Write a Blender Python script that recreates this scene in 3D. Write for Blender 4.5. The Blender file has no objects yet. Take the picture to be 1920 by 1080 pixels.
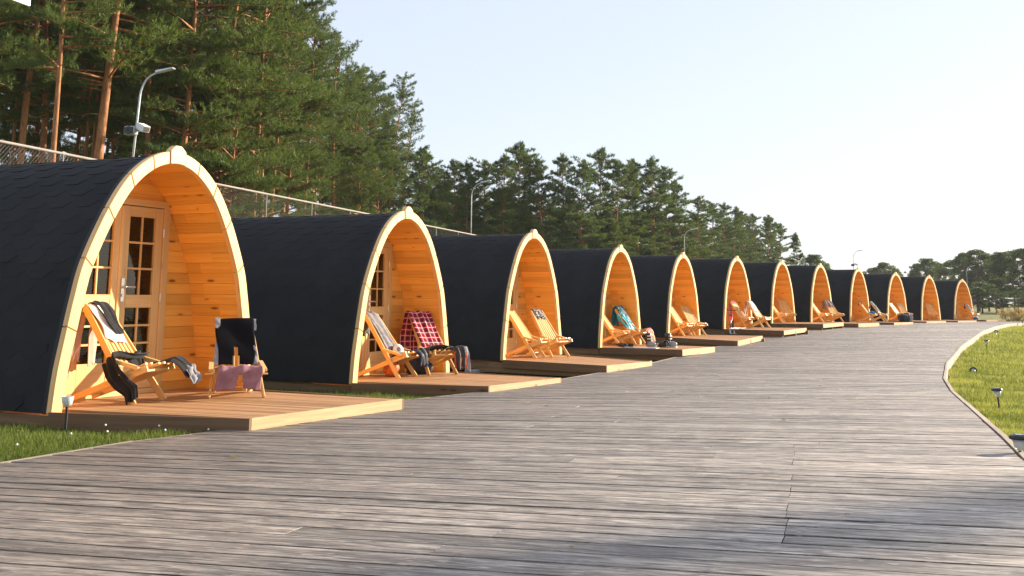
import bpy, bmesh, math, random
import numpy as np
from mathutils import Vector, Matrix, Euler

random.seed(7)
RNG = np.random.default_rng(11)
C = bpy.context.scene
COL = C.collection
R = math.radians
PI = math.pi
EYE = 1.30

# ------------------------------------------------------------------ helpers
def tag(o, label=None, cat=None, group=None, kind=None):
    if label: o['label'] = label
    if cat: o['category'] = cat
    if group: o['group'] = group
    if kind: o['kind'] = kind
    return o

def empty(name, loc=(0, 0, 0), rz=0.0, label=None, cat=None, group=None):
    o = bpy.data.objects.new(name, None)
    COL.objects.link(o)
    o.location = loc
    o.rotation_euler = (0, 0, rz)
    o.empty_display_size = 0.2
    return tag(o, label, cat, group)

KIDS = {}
def adopt(o, parent):
    o.parent = parent
    KIDS.setdefault(parent.name, []).append(o)

def copy_tree(o, parent=None):
    c = o.copy()
    COL.objects.link(c)
    if parent is not None:
        adopt(c, parent)
    for ch in KIDS.get(o.name, []):
        copy_tree(ch, c)
    return c

class MB:
    """collects polygons; build() links them as one mesh object"""
    def __init__(s):
        s.v = []; s.f = []; s.uv = []; s.m = []; s.r = []
    def poly(s, pts, uv=None, m=0, r=None):
        b = len(s.v)
        s.v += [tuple(p) for p in pts]
        s.f.append(tuple(range(b, b + len(pts))))
        if uv is None:
            uv = [(0, 0)] * len(pts)
        s.uv.append(uv); s.m.append(m); s.r.append(random.random() if r is None else r)
    def box(s, c, d, rot=None, m=0, r=None):
        """centre c, full size d, optional 3x3 rot; grain (u) along the longest side"""
        hx, hy, hz = d[0] / 2, d[1] / 2, d[2] / 2
        P = []
        for z in (-1, 1):
            for y in (-1, 1):
                for x in (-1, 1):
                    q = Vector((x * hx, y * hy, z * hz))
                    if rot is not None: q = rot @ q
                    P.append(q + Vector(c))
        s.hexa(P, d, m, r)
    def hexa(s, P, d=None, m=0, r=None):
        """8 corners ordered x fastest, then y, then z"""
        P = [Vector(p) for p in P]
        if d is None:
            d = ((P[1] - P[0]).length, (P[2] - P[0]).length, (P[4] - P[0]).length)
        r = random.random() if r is None else r
        ax = max(range(3), key=lambda i: d[i])
        loc = [((i & 1) * d[0], ((i >> 1) & 1) * d[1], (i >> 2) * d[2]) for i in range(8)]
        o = (random.random() * 7, random.random() * 7)
        for q in ((0, 2, 3, 1), (4, 5, 7, 6), (0, 1, 5, 4), (2, 6, 7, 3), (0, 4, 6, 2), (1, 3, 7, 5)):
            span = [max(loc[k][i] for k in q) - min(loc[k][i] for k in q) for i in range(3)]
            flat = min(range(3), key=lambda i: span[i])
            axes = [i for i in range(3) if i != flat]
            if axes[1] == ax: axes = axes[::-1]
            if ax not in axes and span[axes[1]] > span[axes[0]]: axes = axes[::-1]
            s.poly([P[k] for k in q], [(loc[k][axes[0]] + o[0], loc[k][axes[1]] + o[1]) for k in q], m, r)
    def beam(s, a, b, w, t, up=(0, 0, 1), m=0, r=None, ext=0.0):
        """board from a to b, w wide (across), t thick (along up)"""
        a = Vector(a); b = Vector(b)
        x = (b - a).normalized()
        a = a - x * ext; b = b + x * ext
        y = Vector(up).cross(x)
        if y.length < 1e-5: y = Vector((0, 1, 0)).cross(x)
        y.normalize(); z = x.cross(y).normalized()
        rot = Matrix((x, y, z)).transposed()
        s.box((a + b) / 2, ((b - a).length, w, t), rot, m, r)
    def tube(s, pts, rad, n=8, m=0, r=None, cap=True):
        pts = [Vector(p) for p in pts]
        if not hasattr(rad, '__len__'): rad = [rad] * len(pts)
        r = random.random() if r is None else r
        rings = []; L = 0; prev = None
        for i, p in enumerate(pts):
            t = (pts[min(i + 1, len(pts) - 1)] - pts[max(i - 1, 0)]).normalized()
            if prev is None:
                a = Vector((1, 0, 0)) if abs(t.x) < .9 else Vector((0, 1, 0))
            else: a = prev
            y = t.cross(a).normalized(); x = y.cross(t).normalized(); prev = x
            rings.append([p + (x * math.cos(2 * PI * k / n) + y * math.sin(2 * PI * k / n)) * rad[i] for k in range(n)])
        for i in range(len(pts) - 1):
            l = (pts[i + 1] - pts[i]).length
            for k in range(n):
                k2 = (k + 1) % n
                w = 2 * PI * rad[i] / n
                s.poly([rings[i][k], rings[i][k2], rings[i + 1][k2], rings[i + 1][k]],
                       [(L, k * w), (L, (k + 1) * w), (L + l, (k + 1) * w), (L + l, k * w)], m, r)
            L += l
        if cap:
            s.poly(rings[0][::-1], None, m, r); s.poly(rings[-1], None, m, r)
    def lathe(s, prof, c=(0, 0, 0), n=20, m=0, r=None, rot=None):
        c = Vector(c); r = random.random() if r is None else r
        def P(rr, z, k):
            q = Vector((rr * math.cos(2 * PI * k / n), rr * math.sin(2 * PI * k / n), z))
            return (rot @ q if rot is not None else q) + c
        for i in range(len(prof) - 1):
            (r0, z0), (r1, z1) = prof[i], prof[i + 1]
            for k in range(n):
                if r0 < 1e-6: pts = [P(0, z0, 0), P(r1, z1, k + 1), P(r1, z1, k)][::-1]
                elif r1 < 1e-6: pts = [P(r0, z0, k), P(r0, z0, k + 1), P(0, z1, 0)]
                else: pts = [P(r0, z0, k), P(r0, z0, k + 1), P(r1, z1, k + 1), P(r1, z1, k)]
                s.poly(pts, [(k / n, z0)] * len(pts), m, r)
    def build(s, name, mats, parent=None, smooth=False, weld=False, bevel=None, flip=False):
        me = bpy.data.meshes.new(name)
        me.from_pydata(s.v, [], s.f)
        if not isinstance(mats, (list, tuple)): mats = [mats]
        for m in mats: me.materials.append(m)
        me.polygons.foreach_set('material_index', s.m)
        uvl = me.uv_layers.new(name='UVMap')
        uvl.data.foreach_set('uv', [c for poly in s.uv for uv in poly for c in uv])
        at = me.attributes.new('rnd', 'FLOAT', 'FACE')
        at.data.foreach_set('value', s.r)
        if weld or smooth or bevel:
            bm = bmesh.new(); bm.from_mesh(me)
            bmesh.ops.remove_doubles(bm, verts=bm.verts, dist=1e-5)
            if bevel:
                bmesh.ops.recalc_face_normals(bm, faces=bm.faces)
                ed = [e for e in bm.edges if len(e.link_faces) == 2 and e.calc_face_angle(0) > R(40)]
                bmesh.ops.bevel(bm, geom=ed, offset=bevel, segments=1, affect='EDGES', profile=.5, clamp_overlap=True)
            bm.to_mesh(me); bm.free()
        if smooth:
            me.polygons.foreach_set('use_smooth', [True] * len(me.polygons))
        o = bpy.data.objects.new(name, me)
        COL.objects.link(o)
        if parent is not None: adopt(o, parent)
        return o

def np_mesh(name, V, F, mats, parent=None, rnd=None, k=3):
    """fast mesh of k-gons from arrays"""
    me = bpy.data.meshes.new(name)
    V = np.asarray(V, np.float32); F = np.asarray(F, np.int32)
    me.vertices.add(len(V)); me.vertices.foreach_set('co', V.ravel())
    me.loops.add(F.size); me.loops.foreach_set('vertex_index', F.ravel())
    me.polygons.add(len(F)); me.polygons.foreach_set('loop_start', np.arange(0, F.size, k, dtype=np.int32))
    me.update(calc_edges=True)
    for m in (mats if isinstance(mats, (list, tuple)) else [mats]): me.materials.append(m)
    if rnd is not None:
        at = me.attributes.new('rnd', 'FLOAT', 'FACE'); at.data.foreach_set('value', np.asarray(rnd, np.float32))
    o = bpy.data.objects.new(name, me); COL.objects.link(o)
    if parent is not None: adopt(o, parent)
    return o

# ------------------------------------------------------------------ materials
class NT:
    def __init__(s, name):
        s.mat = bpy.data.materials.new(name); s.mat.use_nodes = True
        s.t = s.mat.node_tree; s.t.nodes.clear()
        s.out = s.n('ShaderNodeOutputMaterial')
    def n(s, typ, **kw):
        nd = s.t.nodes.new(typ)
        for k, v in kw.items(): setattr(nd, k, v)
        return nd
    def l(s, a, b): s.t.links.new(a, b)
    def val(s, sock, v):
        if isinstance(v, bpy.types.NodeSocket): s.l(v, sock)
        else: sock.default_value = v
    def math(s, op, a, b=0.0, c=None, clamp=False):
        nd = s.n('ShaderNodeMath', operation=op); nd.use_clamp = clamp
        s.val(nd.inputs[0], a); s.val(nd.inputs[1], b)
        if c is not None: s.val(nd.inputs[2], c)
        return nd.outputs[0]
    def rng(s, x, a, b, c=0.0, d=1.0, smooth=False):
        nd = s.n('ShaderNodeMapRange'); nd.clamp = True
        if smooth: nd.interpolation_type = 'SMOOTHSTEP'
        for i, v in enumerate((x, a, b, c, d)): s.val(nd.inputs[i], v)
        return nd.outputs[0]
    def mix(s, f, a, b, blend='MIX'):
        nd = s.n('ShaderNodeMix', data_type='RGBA', blend_type=blend)
        s.val(nd.inputs[0], f); s.val(nd.inputs[6], col(a)); s.val(nd.inputs[7], col(b))
        return nd.outputs[2]
    def comb(s, x, y, z):
        nd = s.n('ShaderNodeCombineXYZ')
        s.val(nd.inputs[0], x); s.val(nd.inputs[1], y); s.val(nd.inputs[2], z)
        return nd.outputs[0]
    def noise(s, vec, scale=1.0, detail=3.0, rough=.55, dist=0.0):
        nd = s.n('ShaderNodeTexNoise'); s.l(vec, nd.inputs['Vector'])
        nd.inputs['Scale'].default_value = scale; nd.inputs['Detail'].default_value = detail
        nd.inputs['Roughness'].default_value = rough; nd.inputs['Distortion'].default_value = dist
        return nd.outputs[0]
    def attr(s, nm='rnd'):
        return s.n('ShaderNodeAttribute', attribute_name=nm).outputs['Fac']
    def uv(s):
        nd = s.n('ShaderNodeUVMap'); sp = s.n('ShaderNodeSeparateXYZ'); s.l(nd.outputs[0], sp.inputs[0])
        return sp.outputs[0], sp.outputs[1]
    def obj(s): return s.n('ShaderNodeTexCoord').outputs['Object']
    def bsdf(s, color, rough=.6, spec=.3, metal=0.0, bump=None, bstr=.2, bdist=.01, **kw):
        b = s.n('ShaderNodeBsdfPrincipled')
        s.val(b.inputs['Base Color'], col(color)); s.val(b.inputs['Roughness'], rough)
        s.val(b.inputs['Specular IOR Level'], spec); s.val(b.inputs['Metallic'], metal)
        for k, v in kw.items(): s.val(b.inputs[k], v)
        if bump is not None:
            bp = s.n('ShaderNodeBump'); bp.inputs['Strength'].default_value = bstr
            bp.inputs['Distance'].default_value = bdist
            s.l(bump, bp.inputs['Height']); s.l(bp.outputs[0], b.inputs['Normal'])
        s.l(b.outputs[0], s.out.inputs[0])
        return b

def col(c):
    if isinstance(c, bpy.types.NodeSocket): return c
    return tuple(c) + (1.0,) if len(c) == 3 else tuple(c)

def wood(name, light, dark, knot=(.12, .05, .02), rough=.5, spec=.35, var=.35, knots=.6, grain=1.0, bstr=.15):
    t = NT(name)
    u, v = t.uv(); r = t.attr()
    ro = t.math('MULTIPLY', r, 37.0)
    base = t.comb(t.math('MULTIPLY', u, 1.1 * grain), t.math('MULTIPLY', v, 26 * grain), ro)
    g1 = t.noise(base, 1.0, 4, .6, .6)
    fine = t.noise(t.comb(t.math('MULTIPLY', u, 5), t.math('MULTIPLY', v, 170), ro), 1.0, 2, .6)
    c = t.mix(t.rng(g1, .32, .72), light, dark)
    c = t.mix(t.rng(fine, .35, .75, 0, .35), c, dark)
    vo = t.n('ShaderNodeTexVoronoi'); vo.voronoi_dimensions = '3D'
    t.l(t.comb(t.math('MULTIPLY', u, 2.1), t.math('MULTIPLY', v, 7.0), ro), vo.inputs['Vector']); vo.inputs['Scale'].default_value = 1.0
    k = t.rng(vo.outputs['Distance'], .07, .16, knots, 0.0, True)
    halo = t.rng(vo.outputs['Distance'], .12, .34, knots * .35, 0.0, True)
    c = t.mix(halo, c, dark)
    c = t.mix(k, c, knot)
    big = t.noise(t.obj(), .9, 2, .5)
    oi = t.n('ShaderNodeObjectInfo').outputs['Random']
    r = t.math('ADD', t.math('MULTIPLY', r, .8), t.math('MULTIPLY', oi, .3))
    c = t.mix(1.0, c, t.comb(*[t.math('ADD', t.math('MULTIPLY', r, var), t.math('ADD', 1 - var * .62, t.math('MULTIPLY', big, .12)))] * 3), 'MULTIPLY')
    t.bsdf(c, rough, spec, bump=t.math('ADD', g1, fine), bstr=bstr, bdist=.004)
    return t.mat

def plain(name, c, rough=.6, spec=.3, metal=0.0, var=.25, scale=8.0, bstr=.15, **kw):
    t = NT(name)
    n = t.noise(t.obj(), scale, 4, .6)
    f = t.rng(n, .3, .7, 1 - var, 1 + var)
    cc = t.mix(1.0, c, t.comb(f, f, f), 'MULTIPLY')
    t.bsdf(cc, t.rng(n, .3, .7, max(0.02, rough - .07), min(1, rough + .07)), spec, metal, bump=n, bstr=bstr, bdist=.006, **kw)
    return t.mat

def cloth_mat(name, c, c2=None, rough=.9, weave=700.0):
    t = NT(name)
    u, v = t.uv()
    n = t.noise(t.obj(), 14, 4, .6)
    w = t.noise(t.comb(t.math('MULTIPLY', u, weave), t.math('MULTIPLY', v, weave), 0.0), 1.0, 1, .5)
    cc = t.mix(t.rng(n, .35, .65), c, c2 if c2 else tuple(x * .7 for x in c))
    t.bsdf(cc, rough, .15, bump=t.math('ADD', n, t.math('MULTIPLY', w, .2)), bstr=.35, bdist=.012, **{'Sheen Weight': .1})
    return t.mat

M = {}
M['arch'] = wood('pale_pine_arch', (.74, .475, .205), (.64, .37, .135), (.30, .13, .05), .45, .4, .18, .45)
M['lining'] = wood('varnished_pine_lining', (.86, .46, .092), (.72, .32, .045), (.16, .05, .015), .42, .4, .45, .85)
M['door'] = wood('varnished_pine_door', (.70, .46, .20), (.58, .35, .13), (.25, .1, .03), .4, .4, .2, .25)
M['deck'] = wood('brown_treated_deck', (.46, .265, .125), (.29, .15, .07), (.1, .04, .02), .6, .3, .5, .4)
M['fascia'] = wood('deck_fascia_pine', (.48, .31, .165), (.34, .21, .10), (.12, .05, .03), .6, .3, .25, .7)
M['sidebd'] = wood('shaded_side_board', (.20, .115, .06), (.125, .07, .035), (.07, .03, .015), .65, .3, .25, .8)  # shade on the deck sides painted in as a darker wood
M['beam'] = wood('dark_base_beam', (.27, .17, .09), (.17, .10, .05), (.08, .04, .02), .7, .2, .3, .5)
M['chair'] = wood('oiled_chair_wood', (.76, .50, .21), (.63, .37, .13), (.3, .12, .04), .42, .4, .25, .25)
M['edging'] = wood('pale_edging_board', (.44, .37, .30), (.30, .24, .19), (.2, .12, .08), .7, .25, .25, .3)

def boardwalk_mat():
    t = NT('weathered_boardwalk')
    u, v = t.uv(); r = t.attr()
    ro = t.math('MULTIPLY', r, 53.0)
    pos = t.obj()
    g = t.noise(t.comb(t.math('MULTIPLY', u, 1.5), t.math('MULTIPLY', v, 13), ro), 1.0, 7, .72, 1.0)
    streak = t.noise(t.comb(t.math('MULTIPLY', u, 3.6), t.math('MULTIPLY', v, 34), ro), 1.0, 5, .72, .5)
    patch = t.noise(t.comb(t.math('MULTIPLY', u, 2.2), t.math('MULTIPLY', v, 17), ro), 1.0, 5, .7, .6)
    c = t.mix(t.rng(g, .40, .60), (.42, .365, .315), (.115, .093, .078))
    c = t.mix(t.rng(patch, .50, .64, 0, .75), c, (.53, .485, .44))
    c = t.mix(t.rng(streak, .47, .60, 0, .95), c, (.035, .028, .025))
    fine = t.noise(t.comb(t.math('MULTIPLY', u, 5.0), t.math('MULTIPLY', v, 95), ro), 1.0, 3, .7, .2)
    c = t.mix(t.rng(fine, .50, .62, 0, .7), c, (.04, .033, .028))
    fleck = t.noise(t.comb(t.math('MULTIPLY', u, 8), t.math('MULTIPLY', v, 40), ro), 1.0, 2, .6)
    c = t.mix(t.rng(fleck, .64, .72, 0, .7), c, (.56, .48, .40))
    big = t.noise(pos, .55, 4, .65)
    c = t.mix(t.rng(big, .35, .65, .0, .4), c, (.15, .12, .10))
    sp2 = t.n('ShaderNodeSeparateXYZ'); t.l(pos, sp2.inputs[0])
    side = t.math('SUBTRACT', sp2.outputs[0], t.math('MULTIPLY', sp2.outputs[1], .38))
    glare = t.rng(t.math('ADD', side, t.math('MULTIPLY', t.math('SUBTRACT', big, .5), 5.0)), -5.5, 1.0)
    c = t.mix(1.0, c, t.mix(glare, (.66, .61, .56), (1.62, 1.60, 1.57)), 'MULTIPLY')  # sun glare painted into the board colour: dark brown at left, silvery at right
    vo = t.n('ShaderNodeTexVoronoi'); t.l(t.comb(t.math('MULTIPLY', u, 1.3), t.math('MULTIPLY', v, 4.5), ro), vo.inputs['Vector']); vo.inputs['Scale'].default_value = 1.0
    k = t.rng(vo.outputs['Distance'], .05, .12, .75, 0, True)
    c = t.mix(k, c, (.055, .038, .03))
    vr = t.math('ADD', .72, t.math('MULTIPLY', r, .5))
    c = t.mix(1.0, c, t.comb(vr, vr, vr), 'MULTIPLY')
    rib = t.n('ShaderNodeTexWave'); rib.wave_type = 'BANDS'; rib.bands_direction = 'Y'
    t.l(t.comb(0.0, v, 0.0), rib.inputs['Vector']); rib.inputs['Scale'].default_value = 18.0
    h = t.math('ADD', t.math('MULTIPLY', t.math('ADD', g, streak), 1.0), t.math('MULTIPLY', rib.outputs['Fac'], .35))
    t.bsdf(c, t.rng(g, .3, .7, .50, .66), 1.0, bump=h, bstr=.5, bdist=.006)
    return t.mat
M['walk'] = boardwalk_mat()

def shingle_mat():
    t = NT('black_bitumen_shingle')
    r = t.attr(); n = t.noise(t.obj(), 420, 2, .7); b = t.noise(t.obj(), 2.3, 3, .6)
    f = t.math('ADD', t.math('MULTIPLY', r, .18), t.math('ADD', .70, t.math('MULTIPLY', b, .4)))
    c = t.mix(t.rng(n, .3, .75), (.0115, .0117, .0128), (.029, .0295, .033))
    c = t.mix(1.0, c, t.comb(f, f, f), 'MULTIPLY')
    t.bsdf(c, .85, .25, bump=n, bstr=.5, bdist=.004)
    return t.mat
M['shingle'] = shingle_mat()
M['black'] = plain('black_metal_strip', (.012, .012, .014), .5, .3)
M['steel'] = plain('brushed_steel', (.62, .62, .62), .3, .5, 1.0, .1)
M['galv'] = plain('galvanised_steel', (.50, .52, .54), .42, .5, .75, .15, 5)
M['rail'] = plain('weathered_fence_rail', (.27, .235, .215), .75, .4, .2, .2, 5)
M['wire'] = plain('fence_wire', (.22, .21, .20), .5, .4, .3, .15)
M['darkplastic'] = plain('black_plastic', (.015, .015, .017), .4, .5, 0, .2)
M['greyplastic'] = plain('grey_plastic', (.30, .31, .32), .45, .4, 0, .15)
M['whitepaint'] = plain('white_paint', (.72, .72, .70), .45, .4, 0, .06)
M['concrete'] = plain('grey_concrete', (.30, .31, .33), .9, .2, 0, .3, 9, .4)
M['panelblue'] = plain('solar_cell', (.02, .05, .12), .12, .6)

def glass_mat(name, tint, gl=.12, rough=.02):
    t = NT(name)
    tr = t.n('ShaderNodeBsdfTransparent'); tr.inputs[0].default_value = col(tint)
    g = t.n('ShaderNodeBsdfGlossy'); g.inputs['Roughness'].default_value = rough; g.inputs[0].default_value = (1, 1, 1, 1)
    fr = t.n('ShaderNodeFresnel'); fr.inputs[0].default_value = 1.5
    mx = t.n('ShaderNodeMixShader'); t.l(t.math('ADD', fr.outputs[0], gl, clamp=True), mx.inputs[0])
    t.l(tr.outputs[0], mx.inputs[1]); t.l(g.outputs[0], mx.inputs[2]); t.l(mx.outputs[0], t.out.inputs[0])
    return t.mat
M['glass'] = glass_mat('window_glass', (.75, .8, .8), 0.0)
M['lampglass'] = glass_mat('lamp_glass', (.93, .95, .93), .10, .15)
M['frost'] = plain('frosted_lamp_cup', (.72, .74, .70), .35, .5, 0, .08, **{'Transmission Weight': .35})
M['blind'] = plain('grey_blind', (.07, .07, .068), .6, .3, 0, .1)

def leaf_mat(name, a, b, trans=.25, rough=.55):
    t = NT(name)
    r = t.attr(); n = t.noise(t.obj(), .7, 3, .6)
    c = t.mix(t.math('ADD', t.math('MULTIPLY', r, .6), t.math('MULTIPLY', t.rng(n, .35, .65), .4)), a, b)
    d = t.n('ShaderNodeBsdfPrincipled'); t.l(c, d.inputs['Base Color']); d.inputs['Roughness'].default_value = rough
    d.inputs['Specular IOR Level'].default_value = .12
    tl = t.n('ShaderNodeBsdfTranslucent')
    t.l(t.mix(1.0, c, (1.25, 1.3, .55), 'MULTIPLY'), tl.inputs[0])
    mx = t.n('ShaderNodeMixShader'); mx.inputs[0].default_value = trans
    t.l(d.outputs[0], mx.inputs[1]); t.l(tl.outputs[0], mx.inputs[2]); t.l(mx.outputs[0], t.out.inputs[0])
    return t.mat
M['needle'] = leaf_mat('pine_needles', (.045, .080, .026), (.165, .205, .062), .27)
M['needle2'] = leaf_mat('pine_needles_bluish', (.048, .084, .034), (.15, .195, .075), .30)
M['leafgreen'] = leaf_mat('broad_leaves', (.055, .09, .04), (.12, .155, .065), .35)
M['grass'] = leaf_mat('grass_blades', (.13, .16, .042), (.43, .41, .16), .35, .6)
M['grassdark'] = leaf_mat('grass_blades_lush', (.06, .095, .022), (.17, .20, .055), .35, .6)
M['petal'] = plain('white_petals', (.75, .75, .70), .7, .2)
M['weed'] = leaf_mat('dry_weeds', (.22, .17, .08), (.38, .26, .16), .3)

def bark_mat():
    t = NT('pine_bark')
    sp = t.n('ShaderNodeSeparateXYZ'); p = t.obj(); t.l(p, sp.inputs[0])
    mp = t.n('ShaderNodeMapping'); t.l(p, mp.inputs[0]); mp.inputs['Scale'].default_value = (9, 9, 2.2)
    n = t.noise(mp.outputs[0], 1.0, 4, .65, .5); n2 = t.noise(p, .8, 2, .5)
    up = t.rng(t.math('ADD', sp.outputs[2], t.math('MULTIPLY', n2, 3.0)), 2.2, 6.5)
    lo = t.mix(t.rng(n, .35, .65), (.17, .12, .09), (.05, .034, .026))
    hi = t.mix(t.rng(n, .35, .65), (.42, .20, .085), (.20, .085, .04))
    t.bsdf(t.mix(up, lo, hi), .85, .2, bump=n, bstr=.6, bdist=.03)
    return t.mat
M['bark'] = bark_mat()
M['greybark'] = plain('grey_bark', (.16, .13, .105), .9, .2, 0, .4, 6, .5)

def ground_mat():
    t = NT('lawn_soil')
    p = t.obj()
    a = t.noise(p, .35, 4, .6); b = t.noise(p, 5, 4, .7); f = t.noise(p, 40, 3, .7)
    c = t.mix(t.rng(a, .35, .65), (.145, .155, .05), (.26, .235, .095))
    c = t.mix(t.rng(b, .4, .7, 0, .6), c, (.075, .095, .028))
    c = t.mix(t.rng(f, .4, .75, 0, .5), c, (.19, .18, .075))
    t.bsdf(c, .9, .15, bump=t.math('ADD', b, f), bstr=.6, bdist=.05)
    return t.mat
M['ground'] = ground_mat()

# ------------------------------------------------------------------ terrain levels (world z; the eye is at EYE)
KN = [(0, -1.10), (10, -1.10), (15, -1.24), (21, -1.31), (28, -1.31), (34, -1.23), (40, -1.13), (46, -1.04), (53, -1.03), (60, -1.08), (70, -1.16), (90, -1.2), (4000, -1.2)]
_ky = np.array([k[0] for k in KN], float); _kz = np.array([k[1] for k in KN], float)
def zb(y):
    """top of the boardwalk"""
    # average of shifted interpolations = rounded corners
    return float(np.mean([np.interp(y + d, _ky, _kz) for d in (-2, -1, 0, 1, 2)])) + EYE
def zg(y):
    """lawn"""
    return zb(y) - 0.175
def zgl(x, y):
    """lawn, with the higher strip on the cabins' side near the camera"""
    k = float(np.interp(y, [-5, 9, 10.5, 17, 20], [.12, .12, .09, .09, 0])) * float(np.interp(x, [-6, 0, 2], [1, 1, 0]))
    return zg(y) + k

# ground: one sheet to the horizon
g = MB()
ys = [-30, -10, -5, 0, 4, 7, 9, 10, 10.5, 11, 12, 14, 16, 17, 18, 19, 20, 22, 25, 28, 31, 34, 37, 40, 43, 46, 50, 55, 60, 70, 90, 130, 200, 400, 900, 2500]
xs = [-2500, -700, -200, -80, -40, -20, -10, -6, -4, -2, 0, 2, 5, 10, 20, 40, 80, 200, 700, 2500]
for j in range(len(ys) - 1):
    for i in range(len(xs) - 1):
        g.poly([(xs[i], ys[j], zgl(xs[i], ys[j])), (xs[i + 1], ys[j], zgl(xs[i + 1], ys[j])), (xs[i + 1], ys[j + 1], zgl(xs[i + 1], ys[j + 1])), (xs[i], ys[j + 1], zgl(xs[i], ys[j + 1]))],
               [(0, 0)] * 4)
tag(g.build('ground', M['ground'], smooth=True), kind='structure')

# ------------------------------------------------------------------ boardwalk
LE = [(-9.0, -4.0), (-4.6, 4.0), (-3.36, 7.3), (-2.88, 8.45), (-2.25, 9.5), (-1.82, 10.55), (-1.28, 12.65), (-.39, 14.5), (.75, 17.35), (1.67, 19.6), (2.86, 22.6), (5.54, 29.85), (8.57, 36.85), (12.06, 44.3), (15.2, 49.6), (18.4, 54.2), (22.2, 58.9), (25.8, 62.6), (30.3, 66.6), (40, 72.5), (60, 80)]
RE = [(2.0, -4.0), (2.75, 4.0), (3.69, 7.9), (4.13, 9.2), (4.54, 10.45), (5.43, 13.05), (6.23, 15.4), (7.38, 18.55), (9.6, 23.95), (13.02, 31.45), (18.12, 41.7), (24.91, 54.2), (27.9, 58.4), (33.5, 63.0), (44, 68.8), (64, 75)]
def edge_x(E, c, sl):
    """x where the board line y = c + sl*x meets the edge polyline E"""
    for (x0, y0), (x1, y1) in zip(E[:-1], E[1:]):
        f0 = y0 - c - sl * x0; f1 = y1 - c - sl * x1
        if f0 <= 0 <= f1:
            t = f0 / (f0 - f1) if f1 != f0 else 0
            return x0 + (x1 - x0) * t
    return None
def slope_at(c):
    return -math.tan(R(float(np.interp(c, [3, 5, 7.5, 10.5, 14], [14, 12.5, 8.5, 3, .3]))))
walk = MB()
c = -1.0
row = 0
while c < 74:
    w = random.uniform(.185, .215)
    gap = random.choice([.015, .018, .022, .028, .036]) if c < 9 else random.uniform(.014, .032)
    s0, s1 = slope_at(c), slope_at(c + w)
    s1 = max(s1, s0) if c > 3 else s0
    ends = []
    ok = True
    for E in (LE, RE):
        a, b = edge_x(E, c, s0), edge_x(E, c + w - gap, s1)
        if a is None or b is None: ok = False; break
        ends.append((a, b))
    if ok:
        xa, xb = ends[0][0] + .03, ends[1][0] - .03
        cuts = [0.0]
        jx = 1.15 + (c - 5) * .28 if c < 9 else xa + (xb - xa) * random.uniform(.2, .8)
        if c < 9 and random.random() < .45: jx = xa + (xb - xa) * random.uniform(.15, .85)
        if xa + 1 < jx < xb - 1: cuts.append((jx - xa) / (xb - xa) + random.uniform(-.0008, .0008))
        if xb - xa > 9: cuts.append(random.uniform(.55, .85) if len(cuts) == 1 or cuts[1] < .45 else random.uniform(.15, .35))
        cuts = sorted(cuts) + [1.0]
        for k in range(len(cuts) - 1):
            f0, f1 = cuts[k], cuts[k + 1] - (.0006 if cuts[k + 1] < 1 else 0)
            P = []
            dz = random.uniform(-.0012, .0012); tl = random.uniform(-.0008, .0008)
            wob = random.uniform(-.004, .004) if c < 12 else 0
            for zz in (-.07, 0):
                for (cc, ss, e) in ((c, s0, 0), (c + w - gap, s1, 1)):
                    for f in (f0, f1):
                        x = ends[0][e] + .03 + (ends[1][e] - ends[0][e] - .06) * f
                        if c < 9 and 0 < f < 1 and e: x = xa + (xb - xa) * f + w * .28
                        y = cc + ss * x + wob
                        P.append((x, y, zb(y) + zz + dz + (tl if e else -tl)))
            walk.hexa(P)
    c += w
    row += 1
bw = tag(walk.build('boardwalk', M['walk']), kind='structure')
for E, sgn in ((LE, -1), (RE, 1)):
    e = MB()
    pts = []
    for (x0, y0), (x1, y1) in zip(E[:-1], E[1:]):
        n = max(1, int(math.hypot(x1 - x0, y1 - y0) / 2.4))
        for k in range(n): pts.append((x0 + (x1 - x0) * k / n, y0 + (y1 - y0) * k / n))
    pts.append(E[-1])
    for (x0, y0), (x1, y1) in zip(pts[:-1], pts[1:]):
        L = math.hypot(x1 - x0, y1 - y0); nx, ny = (y1 - y0) / L * sgn, -(x1 - x0) / L * sgn
        wd = .032 if sgn > 0 else .026
        P = []
        for zz in (-.19, (.008 if sgn > 0 else -.004) + random.uniform(-.003, .003)):
            for o_ in (-.012, wd):
                for (x, y) in ((x0, y0), (x1, y1)):
                    P.append((x + nx * o_, y + ny * o_, zb(y) + zz))
        P = [P[i] for i in ((0, 1, 2, 3, 4, 5, 6, 7) if sgn < 0 else (2, 3, 0, 1, 6, 7, 4, 5))]
        e.hexa(P)
    e.build('edging_board', M['edging'], bw)

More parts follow.
